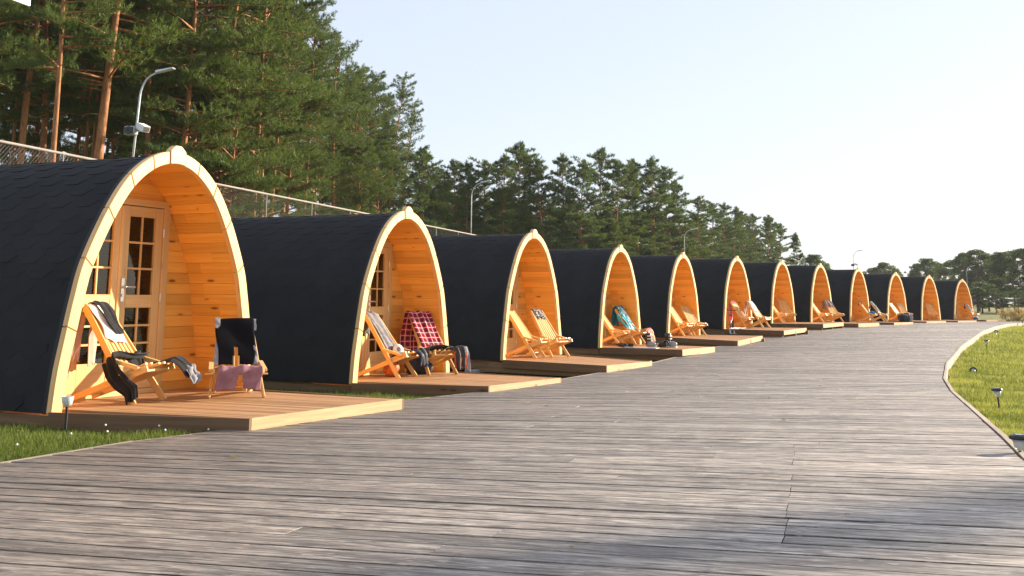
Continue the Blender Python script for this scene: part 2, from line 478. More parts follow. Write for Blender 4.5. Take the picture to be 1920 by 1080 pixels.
# ------------------------------------------------------------------ cabins
CTRL = [(1.385, 0), (1.352, .35), (1.285, .7), (1.215, 1.04), (1.125, 1.37), (.89, 1.85), (.64, 2.20), (.33, 2.43), (0, 2.51)]
def profile(off=0.0, n=64):
    """half outline right base -> apex -> left base, offset inwards"""
    full = [(x, z) for x, z in CTRL] + [(-x, z) for x, z in CTRL[-2::-1]]
    pts = []
    N = len(full)
    for i in range(N - 1):
        p0 = full[max(i - 1, 0)]; p1 = full[i]; p2 = full[i + 1]; p3 = full[min(i + 2, N - 1)]
        for k in range(8):
            t = k / 8
            f = lambda a, b, c_, d: .5 * (2 * b + (c_ - a) * t + (2 * a - 5 * b + 4 * c_ - d) * t * t + (3 * b - a - 3 * c_ + d) * t ** 3)
            pts.append((f(p0[0], p1[0], p2[0], p3[0]), f(p0[1], p1[1], p2[1], p3[1])))
    pts.append(full[-1])
    out = []
    for i, p in enumerate(pts):
        a = pts[max(i - 1, 0)]; b = pts[min(i + 1, len(pts) - 1)]
        tx, tz = b[0] - a[0], b[1] - a[1]; L = math.hypot(tx, tz)
        nx, nz = tz / L, -tx / L
        out.append((p[0] - nx * off, max(p[1] - nz * off, 0.0) if 0 < i < len(pts) - 1 else p[1]) if True else p)
    if off:
        out[0] = (pts[0][0] - off, 0.0); out[-1] = (-pts[0][0] + off, 0.0)
    return out
class Arc:
    def __init__(s, off):
        s.p = profile(off); s.L = [0]
        for a, b in zip(s.p[:-1], s.p[1:]): s.L.append(s.L[-1] + math.hypot(b[0] - a[0], b[1] - a[1]))
        s.len = s.L[-1]
    def at(s, l, out=0.0):
        l = min(max(l, 0), s.len)
        i = min(max(int(np.searchsorted(s.L, l)) - 1, 0), len(s.p) - 2)
        t = (l - s.L[i]) / (s.L[i + 1] - s.L[i])
        a, b = s.p[i], s.p[i + 1]
        nx, nz = b[1] - a[1], -(b[0] - a[0]); n = math.hypot(nx, nz)
        return (a[0] + (b[0] - a[0]) * t + nx / n * out, a[1] + (b[1] - a[1]) * t + nz / n * out)
A_OUT, A_ROOF, A_LIN, A_RING = Arc(0), Arc(.035), Arc(.095), Arc(.126)
def half_width(A, z):
    pts = [p for p in A.p[:len(A.p) // 2 + 1]]
    if z >= pts[-1][1]: return 0.0
    for a, b in zip(pts[:-1], pts[1:]):
        if a[1] <= z <= b[1]: return a[0] + (b[0] - a[0]) * (z - a[1]) / max(1e-6, b[1] - a[1])
    return pts[0][0]
LEN = 4.9     # cabin length
REC = 0.70    # porch depth

def make_cabin():
    root = empty('camping_cabin')
    # --- shingle shell
    rf = MB()
    n = 56
    for k in range(n):
        a = A_ROOF.at(A_ROOF.len * k / n, -.004); b = A_ROOF.at(A_ROOF.len * (k + 1) / n, -.004)
        rf.poly([(a[0], .03, a[1]), (a[0], LEN, a[1]), (b[0], LEN, b[1]), (b[0], .03, b[1])], None, 0, .4)
    e_, w_ = .150, .36
    for side in (0, 1):
        half = A_ROOF.len / 2
        rows = int(half / e_)
        e2 = half / rows
        for rI in range(rows):
            for cI in range(-1, int(LEN / w_) + 1):
                y0 = (cI + (.5 if rI % 2 else 0)) * w_ + random.uniform(-.008, .008)
                def P(yy, ss, out):
                    l = min(max(ss, 0), half)
                    q = A_ROOF.at(l if side == 0 else A_ROOF.len - l, out)
                    return (q[0], min(max(yy, .028), LEN), q[1])
                if y0 + w_ < .05 or y0 > LEN - .05: continue
                s0 = rI * e2 + random.uniform(-.004, .004)
                lo, mid, hi = s0, s0 + e2 * .52, s0 + e2 * 1.5
                th = .0042 + random.uniform(-.0007, .001)
                A_ = [P(y0 + w_ * .0, mid, th * .8), P(y0 + w_ * .27, lo, th), P(y0 + w_ * .73, lo, th), P(y0 + w_, mid, th * .8)]
                T_ = [P(y0 + w_, hi, .002), P(y0, hi, .002)]
                rr = random.random()
                if side == 0:
                    rf.poly([A_[3], A_[2], A_[1], A_[0]][::-1] + T_, None, 0, rr)
                else:
                    rf.poly((A_ + T_)[::-1], None, 0, rr)
                B_ = [P(y0, mid, -.004), P(y0 + w_ * .27, lo, -.004), P(y0 + w_ * .73, lo, -.004), P(y0 + w_, mid, -.004)]
                for i in range(3):
                    q = [A_[i], A_[i + 1], B_[i + 1], B_[i]]
                    rf.poly(q if side == 1 else q[::-1], None, 0, rr * .3)
    rf.build('shingle_roof', M['shingle'], root)
    # dark edge strip behind the arch
    st = MB()
    for k in range(n):
        a = A_OUT.at(A_OUT.len * k / n, -.006); b = A_OUT.at(A_OUT.len * (k + 1) / n, -.006)
        c_ = A_OUT.at(A_OUT.len * k / n, -.032); d_ = A_OUT.at(A_OUT.len * (k + 1) / n, -.032)
        st.poly([(a[0], .02, a[1]), (a[0], .075, a[1]), (b[0], .075, b[1]), (b[0], .02, b[1])])
        st.poly([(a[0], .075, a[1]), (c_[0], .075, c_[1]), (d_[0], .075, d_[1]), (b[0], .075, b[1])])
    st.build('edge_strip', M['black'], root)
    # --- arch of laminated segments
    ar = MB()
    hs = [0, .76, 1.385, 1.87, 2.22, 2.425]
    def arc_l(z):
        for i in range(len(A_OUT.p) // 2):
            if A_OUT.p[i][1] <= z <= A_OUT.p[i + 1][1]:
                t = (z - A_OUT.p[i][1]) / (A_OUT.p[i + 1][1] - A_OUT.p[i][1])
                return A_OUT.L[i] + t * (A_OUT.L[i + 1] - A_OUT.L[i])
        return 0
    ls = [arc_l(z) for z in hs] + [A_OUT.len / 2 - .115]
    segs = [(a, b) for a, b in zip(ls[:-1], ls[1:])]
    segs += [(A_OUT.len - b, A_OUT.len - a) for a, b in segs]
    Y0, Y1 = -.035, .028
    def block(mb, l0, l1, bump=None, y0=Y0, y1=Y1):
        m = 6; g_ = .0035; o = random.random() * 9; rr = random.random()
        fr = []
        for k in range(m + 1):
            l = l0 + g_ + (l1 - l0 - 2 * g_) * k / m
            po = A_OUT.at(l, bump(k / m) if bump else 0); f = l / A_OUT.len
            pi = A_RING.at(f * A_RING.len)
            fr.append((po, pi, l))
        for k in range(m):
            (a, b, la), (c_, d_, lc) = fr[k], fr[k + 1]
            U = lambda y, w: (y + o, w)
            mb.poly([(a[0], y0, a[1]), (b[0], y0, b[1]), (d_[0], y0, d_[1]), (c_[0], y0, c_[1])], [(la + o, 0), (la + o, .155), (lc + o, .155), (lc + o, 0)], 0, rr)
            mb.poly([(a[0], y1, a[1]), (c_[0], y1, c_[1]), (d_[0], y1, d_[1]), (b[0], y1, b[1])], [(la, 0), (lc, 0), (lc, .155), (la, .155)], 0, rr)
            mb.poly([(a[0], y0, a[1]), (c_[0], y0, c_[1]), (c_[0], y1, c_[1]), (a[0], y1, a[1])], [(la, .3), (lc, .3), (lc, .4), (la, .4)], 0, rr)
            mb.poly([(b[0], y0, b[1]), (b[0], y1, b[1]), (d_[0], y1, d_[1]), (d_[0], y0, d_[1])], [(la, .5), (la, .6), (lc, .6), (lc, .5)], 0, rr)
        for (a, b, l), fl in ((fr[0], 0), (fr[-1], 1)):
            q = [(a[0], y0, a[1]), (a[0], y1, a[1]), (b[0], y1, b[1]), (b[0], y0, b[1])]
            mb.poly(q if fl else q[::-1], [(0, 0), (.08, 0), (.08, .15), (0, .15)], 0, rr)
    for hf in (0, 1):
        ar = MB()
        for a, b in segs[hf * 6:hf * 6 + 6]: block(ar, a, b)
        ar.build('arch_trim', M['arch'], root, bevel=.006)
    ks = MB()
    block(ks, A_OUT.len / 2 - .115, A_OUT.len / 2 + .115, lambda t: .012 + .05 * min(1, min(t, 1 - t) / .3), Y0 - .012, Y1)
    ks.build('keystone', M['arch'], root, bevel=.006)
    # joint shadow filler behind the gaps
    jf = MB()
    for k in range(n):
        a = A_OUT.at(A_OUT.len * k / n, -.012); b = A_OUT.at(A_OUT.len * (k + 1) / n, -.012)
        c_ = A_RING.at(A_RING.len * k / n, .012); d_ = A_RING.at(A_RING.len * (k + 1) / n, .012)
        jf.poly([(a[0], -.012, a[1]), (c_[0], -.012, c_[1]), (d_[0], -.012, d_[1]), (b[0], -.012, b[1])], None)
        jf.poly([(c_[0], -.012, c_[1]), (c_[0], .02, c_[1]), (d_[0], .02, d_[1]), (d_[0], -.012, d_[1])], None)
    jf.build('arch_core', M['beam'], root)
    # --- porch lining: boards running back
    ln = MB()
    nb = int(A_LIN.len / .118)
    for k in range(nb):
        l0, l1 = A_LIN.len * k / nb, A_LIN.len * (k + 1) / nb - .003
        a, b = A_LIN.at(l0), A_LIN.at(l1); c_, d_ = A_LIN.at(l0, .02), A_LIN.at(l1, .02)
        ymid = random.choice([None, None, .3, .5])
        for (ya, yb) in ([(.0, REC + .05)] if ymid is None else [(.0, ymid), (ymid + .001, REC + .05)]):
            o = random.random() * 9; rr = random.random()
            ln.poly([(a[0], ya, a[1]), (a[0], yb, a[1]), (b[0], yb, b[1]), (b[0], ya, b[1])][::1], [(ya + o, 0), (yb + o, 0), (yb + o, .118), (ya + o, .118)], 0, rr)
            ln.poly([(a[0], ya, a[1]), (c_[0], ya, c_[1]), (c_[0], yb, c_[1]), (a[0], yb, a[1])], [(ya, 0), (ya, .01), (yb, .01), (yb, 0)], 0, 0)
            ln.poly([(b[0], ya, b[1]), (b[0], yb, b[1]), (d_[0], yb, d_[1]), (d_[0], ya, d_[1])], [(ya, 0), (yb, 0), (yb, .01), (ya, .01)], 0, 0)
    for k in range(n):   # sub-sheathing closes the board gaps
        a = A_LIN.at(A_LIN.len * k / n, .012); b = A_LIN.at(A_LIN.len * (k + 1) / n, .012)
        ln.poly([(a[0], .0, a[1]), (a[0], LEN, a[1]), (b[0], LEN, b[1]), (b[0], .0, b[1])], None, 0, 0)
    ln.build('porch_lining', M['lining'], root)
    # --- recessed front wall with its door opening
    fw = MB()
    z = .0
    D0, D1, DH = -.60, .64, 1.985
    while z < 2.39:
        z2 = min(z + .118, 2.395)
        wa, wb = half_width(A_LIN, z) + .004, half_width(A_LIN, z2 - .003) + .004
        def strip(xa0, xb0, xa1, xb1):
            o = random.random() * 9; rr = random.random(); y = REC; za, zb_ = z, z2 - .003
            fw.poly([(xa0, y, za), (xb0, y, za), (xb1, y, zb_), (xa1, y, zb_)], [(xa0 + o, 0), (xb0 + o, 0), (xb1 + o, .118), (xa1 + o, .118)], 0, rr)
            fw.poly([(xa1, y, zb_), (xb1, y, zb_), (xb1, y + .03, zb_), (xa1, y + .03, zb_)], None, 0, 0)
            fw.poly([(xa0, y + .03, za), (xb0, y + .03, za), (xb0, y, za), (xa0, y, za)], None, 0, 0)
        if z2 <= DH + .02 or z < DH:
            strip(-wa, D0, -wb, D0); strip(D1, wa, D1, wb)
        else:
            strip(-wa, wa, -wb, wb)
        z += .118
    P2 = [(x, REC + .02, zz) for x, zz in A_LIN.p]
    fw.poly([(D0, REC + .028, 0), (-1.25, REC + .028, 0), (-1.15, REC + .028, .95), (-.98, REC + .028, 1.5), (D0, REC + .028, 2.0)], None, 0, 0)
    fw.poly([(D1, REC + .028, 0), (D1, REC + .028, 2.0), (.98, REC + .028, 1.5), (1.15, REC + .028, .95), (1.25, REC + .028, 0)], None, 0, 0)
    fw.poly([(D0, REC + .028, 2.0), (-.62, REC + .028, 2.06), (-.2, REC + .028, 2.36), (.2, REC + .028, 2.36), (.62, REC + .028, 2.06), (D1, REC + .028, 2.0)], None, 0, 0)
    fw.build('front_wall', M['lining'], root)
    # --- door frame and two glazed leaves
    fr = MB()
    y = REC - .015
    fr.box((D0 - .015, y + .03, 1.0), (.09, .09, 2.0)); fr.box((D1 + .015, y + .03, 1.0), (.09, .09, 2.0))
    fr.box(((D0 + D1) / 2, y + .03, 2.03), (D1 - D0 + .12, .092, .075)); fr.box(((D0 + D1) / 2, y + .035, .035), (D1 - D0 - .062, .10, .07))
    fr.build('door_frame', M['door'], root, bevel=.004)
    for side in (-1, 1):
        x0, x1 = (D0 + .032, .018) if side < 0 else (.022, D1 - .032)
        lf = MB(); yy = REC + .012; t = .05; zb0, zt = .075, 1.985
        sw = .105
        gx0, gx1 = x0 + sw, x1 - sw
        up, lw = (1.05, 1.875), (.36, .915)
        lf.box((x0 + sw / 2, yy, (zb0 + zt) / 2), (sw, t, zt - zb0)); lf.box((x1 - sw / 2, yy, (zb0 + zt) / 2), (sw, t, zt - zb0))
        for za, zc in ((zb0, lw[0]), (lw[1], up[0]), (up[1], zt)):
            lf.box(((gx0 + gx1) / 2, yy, (za + zc) / 2), (gx1 - gx0, t - .006, zc - za))
        for (za, zc) in (up, lw):
            lf.box(((gx0 + gx1) / 2, yy - .008, (za + zc) / 2), (.022, .022, zc - za))
            for q in (1, 2):
                lf.box(((gx0 + gx1) / 2, yy - .007, za + (zc - za) * q / 3), (gx1 - gx0, .026, .022))
        if side > 0: lf.box((x0 - .004, yy - .03, (zb0 + zt) / 2), (.045, .014, zt - zb0 - .02))
        d = lf.build('door', M['door'], root, bevel=.003)
        for (za, zc) in (up, lw):
            gl = MB(); bl = MB()
            gl.poly([(gx0, yy + .006, za), (gx1, yy + .006, za), (gx1, yy + .006, zc), (gx0, yy + .006, zc)])
            zz = za + .012
            while zz < zc - .005:
                if random.random() < .93:
                    bl.poly([(gx0, yy + .05, zz), (gx1, yy + .05, zz + random.uniform(-.002, .002)), (gx1, yy + .066, zz + .006), (gx0, yy + .066, zz + .006)])
                zz += .026
            gl.build('window_glass', M['glass'], d)
            bl.build('window_blind', M['blind'], d)
        if side > 0:
            h = MB()
            h.box((x0 + .03, yy - .045, 1.10), (.04, .012, .24)); h.tube([(x0 + .03, yy - .05, 1.13), (x0 + .03, yy - .10, 1.13), (x0 + .155, yy - .10, 1.128)], .0105, 8)
            h.lathe([(0, 0), (.014, 0), (.014, .012), (0, .012)], (x0 + .03, yy - .05, 1.045), 10, rot=Matrix.Rotation(PI / 2, 3, 'X'))
            h.build('handle', M['steel'], d)
        hx = x0 - .006 if side < 0 else x1 + .006
        for hz in (.28, 1.02, 1.72):
            hg = MB(); hg.tube([(hx, yy - .036, hz - .045), (hx, yy - .036, hz + .045)], .008, 8)
            hg.build('hinge', M['steel'], d)
    # --- closed room behind, back wall, base
    bk = MB()
    bk.poly([(x, LEN - .02, zz) for x, zz in A_ROOF.p][::-1], None, 0, .5)
    bk.build('back_wall', M['lining'], root)
    bk = MB(); bk.poly([(x, REC + 1.0, zz) for x, zz in A_LIN.p], None, 0, .5); bk.build('inner_partition', M['darkplastic'], root)
    fl = MB(); fl.box((0, (REC + LEN) / 2, -.04), (2.62, LEN - REC - .02, .07)); fl.build('floor', M['beam'], root)
    for x in (-1.27, 0, 1.27):
        sk = MB(); sk.box((x, (LEN + .03) / 2, -.085), (.11, LEN - .05, .13)); sk.build('base_beam', M['beam'], root, bevel=.004)
    return root

PODS = [(-3.473, 10.924, -1.046, .444), (-1.602, 16.345, -1.194, .450), (.455, 21.86, -1.168, .4655), (2.80, 27.552, -1.178, .490), (5.298, 33.11, -1.108, .519), (8.062, 38.333, -.992, .5745), (11.10, 44.037, -.905, .5945), (13.51, 46.95, -.925, .6224), (16.60, 51.375, -.962, .648), (20.48, 57.26, -.994, .7153), (23.93, 61.58, -1.026, .7457), (28.93, 69.0, -1.076, .8276)]
POD_LABEL = ['nearest arched cabin in black shingles, wetsuit hung on a chair in its porch',
 'second nearest arched cabin, with red plaid blanket and basketball in its porch',
 'arched cabin behind the deck with two chairs, a small dark cloth on one',
 'arched cabin whose porch holds a bright blue jacket on a chair back',
 'arched cabin with two empty pale chairs on its bare deck',
 'arched cabin with the child bicycle and pink towels in its porch',
 'arched cabin with one chair turned to the boardwalk and one facing left, both bare',
 'arched cabin with a brown patterned blanket over the right chair back',
 'arched cabin with a dark sack lying at the right edge of its deck',
 'arched cabin, third from the far end of the row, two bare chairs',
 'arched cabin, last but one of the row, one bare chair upright in the porch',
 'farthest and smallest arched cabin at the far end of the row']
DECK_LABEL = ['low wooden deck before the nearest cabin, side board in shade', 'wooden deck with the basketball, before the second nearest cabin', 'wooden deck carrying the two chairs with a small dark cloth', 'wooden deck with the black boots, before the fourth cabin',
 'bare wooden deck with two empty chairs before the fifth cabin', 'wooden deck below the child bicycle and pink towels', 'wooden deck before the seventh cabin', 'wooden deck below the brown patterned blanket, half behind the boardwalk', 'thin strip of deck with the dark sack, behind the boardwalk edge', 'thin strip of deck before the third cabin from the far end', 'thin strip of deck before the last but one cabin', 'thin strip of deck before the farthest cabin']
DECKC = [((-1.0, 1.9, .012), (1.38, 1.93, -.015)), ((-1.2, 2.03, .03), (1.30, 1.98, -.02)), ((-1.5, 2.16, -.03), (1.1, 2.1, -.08)), ((-1.33, 2.07, .01), (1.33, 2.01, -.02)), ((-1.45, 2.13, -.05), (1.4, 1.99, .02)), ((-1.43, 2.11, -.01), (1.39, 1.97, .03)), ((-1.36, 2.05, .01), (1.36, 2.0, .04))]
cab0 = make_cabin()
POD_M = []
for i, (X, Y, z, a) in enumerate(PODS):
    o = cab0 if i == 0 else copy_tree(cab0)
    o.location = (X, Y, z + EYE); o.rotation_euler = (0, 0, PI / 2 - a)
    tag(o, POD_LABEL[i], 'cabin', 'arched camping cabins in a row along the boardwalk')
    POD_M.append(Matrix.Translation((X, Y, z + EYE)) @ Matrix.Rotation(PI / 2 - a, 4, 'Z'))
def pod_pt(k, u, n, dz=0.0):
    """world point on the deck of cabin k (1-based): u along the face, n outwards"""
    return POD_M[k - 1] @ Vector((u, -n, deck_z(k, u, n) + dz))
def deck_corner(k):
    if k <= 7: return DECKC[k - 1]
    return ((-1.39, 2.0, .0), (1.39, 2.0, .0))
DT = .022
def deck_z(k, u, n):
    (ul, nl, zl), (ur, nr, zr) = deck_corner(k)
    f = min(max((u + 1.39) / 2.78, 0), 1); t = min(max(n / 2.0, 0), 1)
    return DT + t * (zl * (1 - f) + zr * f)

for k in range(1, 13):
    (ul, nl, zl), (ur, nr, zr) = deck_corner(k)
    X, Y, z, a = PODS[k - 1]
    root = empty('deck_platform', (X, Y, z + EYE), PI / 2 - a, DECK_LABEL[k - 1], 'deck', 'wooden decks in front of the cabins')
    # porch boards under the arch + projecting boards
    d = MB(); N = 22
    ub, vb = -1.235, 1.235
    for i in range(N):
        f0, f1 = i / N, (i + 1) / N - .0045
        pts = []
        for zz in (-.028, 0):
            for f in (f0, f1):
                for t in (0, 1):
                    if t == 0: u_, n_, z_ = ub + (vb - ub) * f, -(REC - .02), 0
                    else: u_, n_, z_ = ul + (ur - ul) * f, nl + (nr - nl) * f, zl + (zr - zl) * f
                    pts.append((u_, n_, z_ + DT + zz))
        # x fastest = along board (t), then f, then z
        q = []
        for b in range(2):
            for f in range(2):
                # split at the face line so that the board bends with the deck level
                q.append((pts[b * 4 + f * 2], pts[b * 4 + f * 2 + 1]))
        dz = random.uniform(-.0015, .0015)
        P = []
        for (p0, p1) in q:
            P += [(p0[0], -p0[1], p0[2] + dz), (p1[0], -p1[1], p1[2] + dz)]
        d.hexa(P)
    d.build('deck_boards', M['deck'], root)
    def fas(p, q, h0, h1, th, name, out, mat=None):
        m = MB()
        P = []
        for zz in (h0, h1):
            for s_ in (0, th):
                for (u_, n_, z_) in (p, q):
                    P.append((u_ + out[0] * s_, -(n_ + out[1] * s_), z_ + DT + zz))
        m.hexa(P)
        return m.build(name, mat or M['fascia'], root, bevel=.003)
    fas((ul, nl, zl), (ur, nr, zr), -.145, .003, .032, 'front_board', (0, 1))
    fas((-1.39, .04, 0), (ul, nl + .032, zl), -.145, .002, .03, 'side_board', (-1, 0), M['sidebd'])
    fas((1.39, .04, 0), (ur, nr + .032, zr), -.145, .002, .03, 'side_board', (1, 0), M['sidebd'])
    j = MB()
    for f in (.02, .5, .98):
        u_ = -1.33 + 2.66 * f; ue = ul + (ur - ul) * f
        j.hexa([(u_ - .03, .6, -.22), (u_ + .03, .6, -.22), (ue - .03, -(nl - .03), -.23), (ue + .03, -(nl - .03), -.23), (u_ - .03, .6, -.03), (u_ + .03, .6, -.03), (ue - .03, -(nl - .03), -.035), (ue + .03, -(nl - .03), -.035)])
    j.build('joist', M['beam'], root)

# concrete blocks the cabins stand on (the ones that show)
def conc(k, u, y, label):
    m = MB(); m.box((0, 0, .07), (.42, .26, .15)); o = m.build('concrete_block', M['concrete'], bevel=.012)
    p = POD_M[k - 1] @ Vector((u, y, 0)); o.location = (p.x, p.y, zg(p.y) - .02); o.rotation_euler = (0, 0, PI / 2 - PODS[k - 1][3])
    tag(o, label, 'block', 'concrete blocks under the cabins')
conc(3, -1.25, .62, 'grey concrete block under the third nearest cabin, beside its deck')
conc(4, -1.25, .55, 'grey concrete block under the cabin with the blue jacket')
conc(5, -1.25, .6, 'grey concrete block under the cabin with two empty pale chairs')

# ------------------------------------------------------------------ chairs
# local: +x forward, y sideways, origin on the floor between the front feet
def back_pt(t):   # t 0 at the foot, 1 at the top of the back: x, z and half spread of the rails
    return (-.74 * t, 1.03 * t, .31 - .12 * t)
BN = Vector((1.03, 0, .74)).normalized()   # outward normal of the reclining back
SN = Vector((-.365, 0, .98)).normalized()
def make_chair():
    root = empty('slat_chair')
    for s in (-1, 1):
        m = MB(); a, b = back_pt(0), back_pt(1.0)
        m.beam((a[0], s * a[2], a[1] + .0), (b[0], s * b[2], b[1]), .026, .072, BN)
        m.build('back_rail', M['chair'], root, bevel=.004)
    for s in (-1, 1):
        m = MB(); m.beam((-.84, s * .20, .03), (.12, s * .275, .385), .026, .068, SN)
        m.build('seat_rail', M['chair'], root, bevel=.004)
    m = MB()
    for i in range(6):
        f = -1 + 2 * i / 5
        lo = .36 + .02 * (i % 2); hi = .985 + random.uniform(-.012, .012)
        a, b = back_pt(lo), back_pt(hi)
        p = Vector((a[0], f * .19, a[1])) + BN * .012; q = Vector((b[0], f * .145, b[1])) + BN * .012
        m.beam(p, q, .042, .024, BN)
    m.build('backrest', M['chair'], root, bevel=.003)
    m = MB()
    for i in range(7):
        f = -1 + 2 * i / 6
        x1 = .15 + random.uniform(-.03, .035) - .05 * abs(f)
        m.beam(Vector((-.50, f * .17, .156)) + SN * .03, Vector((x1, f * .25, .396 + .01)) + SN * .03, .040, .024, SN)
    m.build('seat', M['chair'], root, bevel=.003)
    for s in (-1, 1):
        m = MB(); m.beam((-.345, s * .285, .475), (.03, s * .305, .385), .052, .042, (0, 0, 1))
        m.build('side_block', M['chair'], root, bevel=.004)
    c = back_pt(.93)
    for p, q, w_, t_, up in (((c[0] - .03, -.20, c[1] - .02), (c[0] - .03, .20, c[1] - .02), .06, .022, BN), ((-.16, -.36, .32), (-.16, .36, .32), .022, .022, (0, 0, 1)),
                             ((.06, -.27, .35), (.06, .27, .35), .05, .022, SN), ((-.72, -.20, .075), (-.72, .20, .075), .04, .022, SN)):
        m = MB(); m.beam(p, q, w_, t_, up); m.build('crossbar', M['chair'], root, bevel=.003)
    return root
CH = [  # cabin, u, n, yaw (deg, + turns to the viewer), label
 (1, -.30, .13, -13, 'chair with black and white clothes on its back in the nearest porch'),
 (1, .50, .53, 46, 'chair draped with a black wetsuit and mauve shorts, facing the camera'),
 (2, -.10, .14, -4, 'chair with the white and black cap on its seat'),
 (2, .66, .32, 22, 'chair covered by the red plaid blanket'),
 (3, -.40, .36, -6, 'bare chair to the left of the one with a small dark cloth'),
 (3, .30, .48, 14, 'chair with a small black and white cloth over its top'),
 (4, -.15, .12, -10, 'chair with a small black thing on its top, left of the blue jacket'),
 (4, .74, .26, 6, 'chair carrying the bright blue jacket'),
 (5, .05, .12, 4, 'left bare chair on the deck that has two empty chairs'),
 (5, .68, .28, 18, 'right bare chair on the deck that has two empty chairs'),
 (6, .30, .32, 4, 'chair with a pink towel hanging behind it, next to the child bicycle'),
 (6, .74, .78, 6, 'chair with a white cloth in front and a pink towel behind'),
 (7, -.25, .15, -10, 'low chair at the left of the porch, beside the upright chair turned left'),
 (7, .42, .12, 42, 'chair turned left towards the camera in the seventh porch'),
 (8, -.25, .25, -4, 'bare chair left of the brown patterned blanket'),
 (8, .58, .55, 26, 'chair under the brown patterned blanket'),
 (9, -.15, .75, -8, 'chair with a blue cloth on its seat, on the deck with the dark sack'),
 (9, .55, 1.05, -6, 'chair with dark clothes next to the dark sack'),
 (10, -.2, .35, 2, 'left chair in the porch third from the far end'),
 (10, .52, .38, 26, 'right chair in the porch third from the far end'),
 (11, .30, .10, 38, 'single chair in the last but one porch'),
 (12, .25, .75, -8, 'chair with dark clothes on its back in the farthest porch')]
chair0 = make_chair()
CS = .88
CHM = []
for i, (k, u, n, yaw, lab) in enumerate(CH):
    o = chair0 if i == 0 else copy_tree(chair0)
    p = pod_pt(k, u, n)
    # forward = +n turned by yaw towards -u ; world angle of n is -a
    ang = -PODS[k - 1][3] - R(yaw)
    o.location = p; o.rotation_euler = (0, 0, ang); zs = .82 if i == 1 else 1.0; o.scale = (CS, CS, CS * zs)
    tag(o, lab, 'chair', 'wooden slat chairs in the cabin porches')
    CHM.append(Matrix.Translation(p) @ Matrix.Rotation(ang, 4, 'Z') @ Matrix.Diagonal((CS, CS, CS * zs, 1)))
# ------------------------------------------------------------------ cloth and belongings
M['c_black'] = cloth_mat('black_cotton', (.012, .012, .014), (.022, .022, .025))
M['c_grey'] = cloth_mat('grey_fabric', (.30, .29, .31), (.22, .21, .23))
M['c_white'] = cloth_mat('white_cotton', (.74, .74, .74), (.62, .62, .63))
M['c_pink'] = cloth_mat('pale_pink_cotton', (.62, .42, .34), (.52, .34, .28))
M['c_mauve'] = cloth_mat('mauve_cotton', (.34, .17, .19), (.25, .12, .14))
M['c_rose'] = cloth_mat('rose_towel', (.62, .22, .25), (.50, .16, .19))
M['c_lilac'] = cloth_mat('lilac_grey_fabric', (.24, .23, .25), (.13, .12, .13))
M['c_blue'] = cloth_mat('bright_blue_nylon', (.02, .24, .40), (.015, .17, .30), .45)
M['c_teal'] = cloth_mat('teal_nylon', (.04, .42, .52), (.03, .33, .42), .5)
M['c_navy'] = cloth_mat('dark_navy_nylon', (.018, .022, .035), (.03, .036, .055), .5)
M['c_cobalt'] = cloth_mat('cobalt_cotton', (.02, .16, .45), (.015, .10, .32))
M['c_jacket'] = cloth_mat('charcoal_shell', (.035, .032, .034), (.055, .05, .05), .6)
M['c_orange'] = cloth_mat('orange_lining', (.55, .10, .03), (.42, .07, .02))
M['c_neo'] = plain('neoprene', (.006, .006, .008), .8, .06)
M['rubber'] = plain('orange_ball_rubber', (.62, .15, .025), .6, .3, 0, .12, 60, .3)
M['gold'] = plain('gold_print', (.62, .45, .15), .5, .4)
M['red'] = plain('pink_red_paint', (.60, .04, .10), .35, .5)

def plaid_mat():
    t = NT('red_plaid_wool'); u, v = t.uv()
    def band(x, per, a, b):
        f = t.math('FRACT', t.math('DIVIDE', x, per)); return t.math('MULTIPLY', t.math('GREATER_THAN', f, a), t.math('LESS_THAN', f, b))
    P = .105
    dk = t.math('MULTIPLY', t.math('ADD', band(u, P, .50, .92), band(v, P, .50, .92)), .42)
    wl = t.math('MAXIMUM', t.math('MAXIMUM', band(u, P, .20, .29), band(v, P, .20, .29)), 0.0)
    c = t.mix(dk, (.46, .018, .028), (.018, .018, .045)); c = t.mix(t.math('MULTIPLY', wl, .85), c, (.78, .74, .72))
    n = t.noise(t.obj(), 300, 2, .6)
    t.bsdf(c, .95, .1, bump=n, bstr=.3, bdist=.004); return t.mat
M['plaid'] = plaid_mat()
def print_mat(name, cols, sc):
    t = NT(name); n = t.noise(t.obj(), sc, 3, .6)
    rp = t.n('ShaderNodeValToRGB'); t.l(n, rp.inputs[0]); rp.color_ramp.interpolation = 'CONSTANT'
    el = rp.color_ramp.elements
    while len(el) < len(cols): el.new(.5)
    for i, c_ in enumerate(cols): el[i].position = 0 if i == 0 else .36 + .28 * i / len(cols); el[i].color = col(c_)
    t.bsdf(rp.outputs[0], .9, .1, bump=n, bstr=.3); return t.mat
M['batik'] = print_mat('brown_print', [(.10, .06, .06), (.30, .22, .20), (.42, .35, .33), (.14, .09, .10)], 26)
M['flower'] = print_mat('pink_yellow_print', [(.75, .70, .60), (.70, .10, .22), (.75, .45, .05), (.78, .74, .68)], 16)
M['speck'] = print_mat('black_white_print', [(.015, .015, .017), (.015, .015, .017), (.62, .60, .60), (.015, .015, .017)], 24)
M['bluewhite'] = print_mat('teal_white_print', [(.03, .36, .46), (.05, .44, .54), (.75, .80, .82), (.62, .74, .78)], 11)

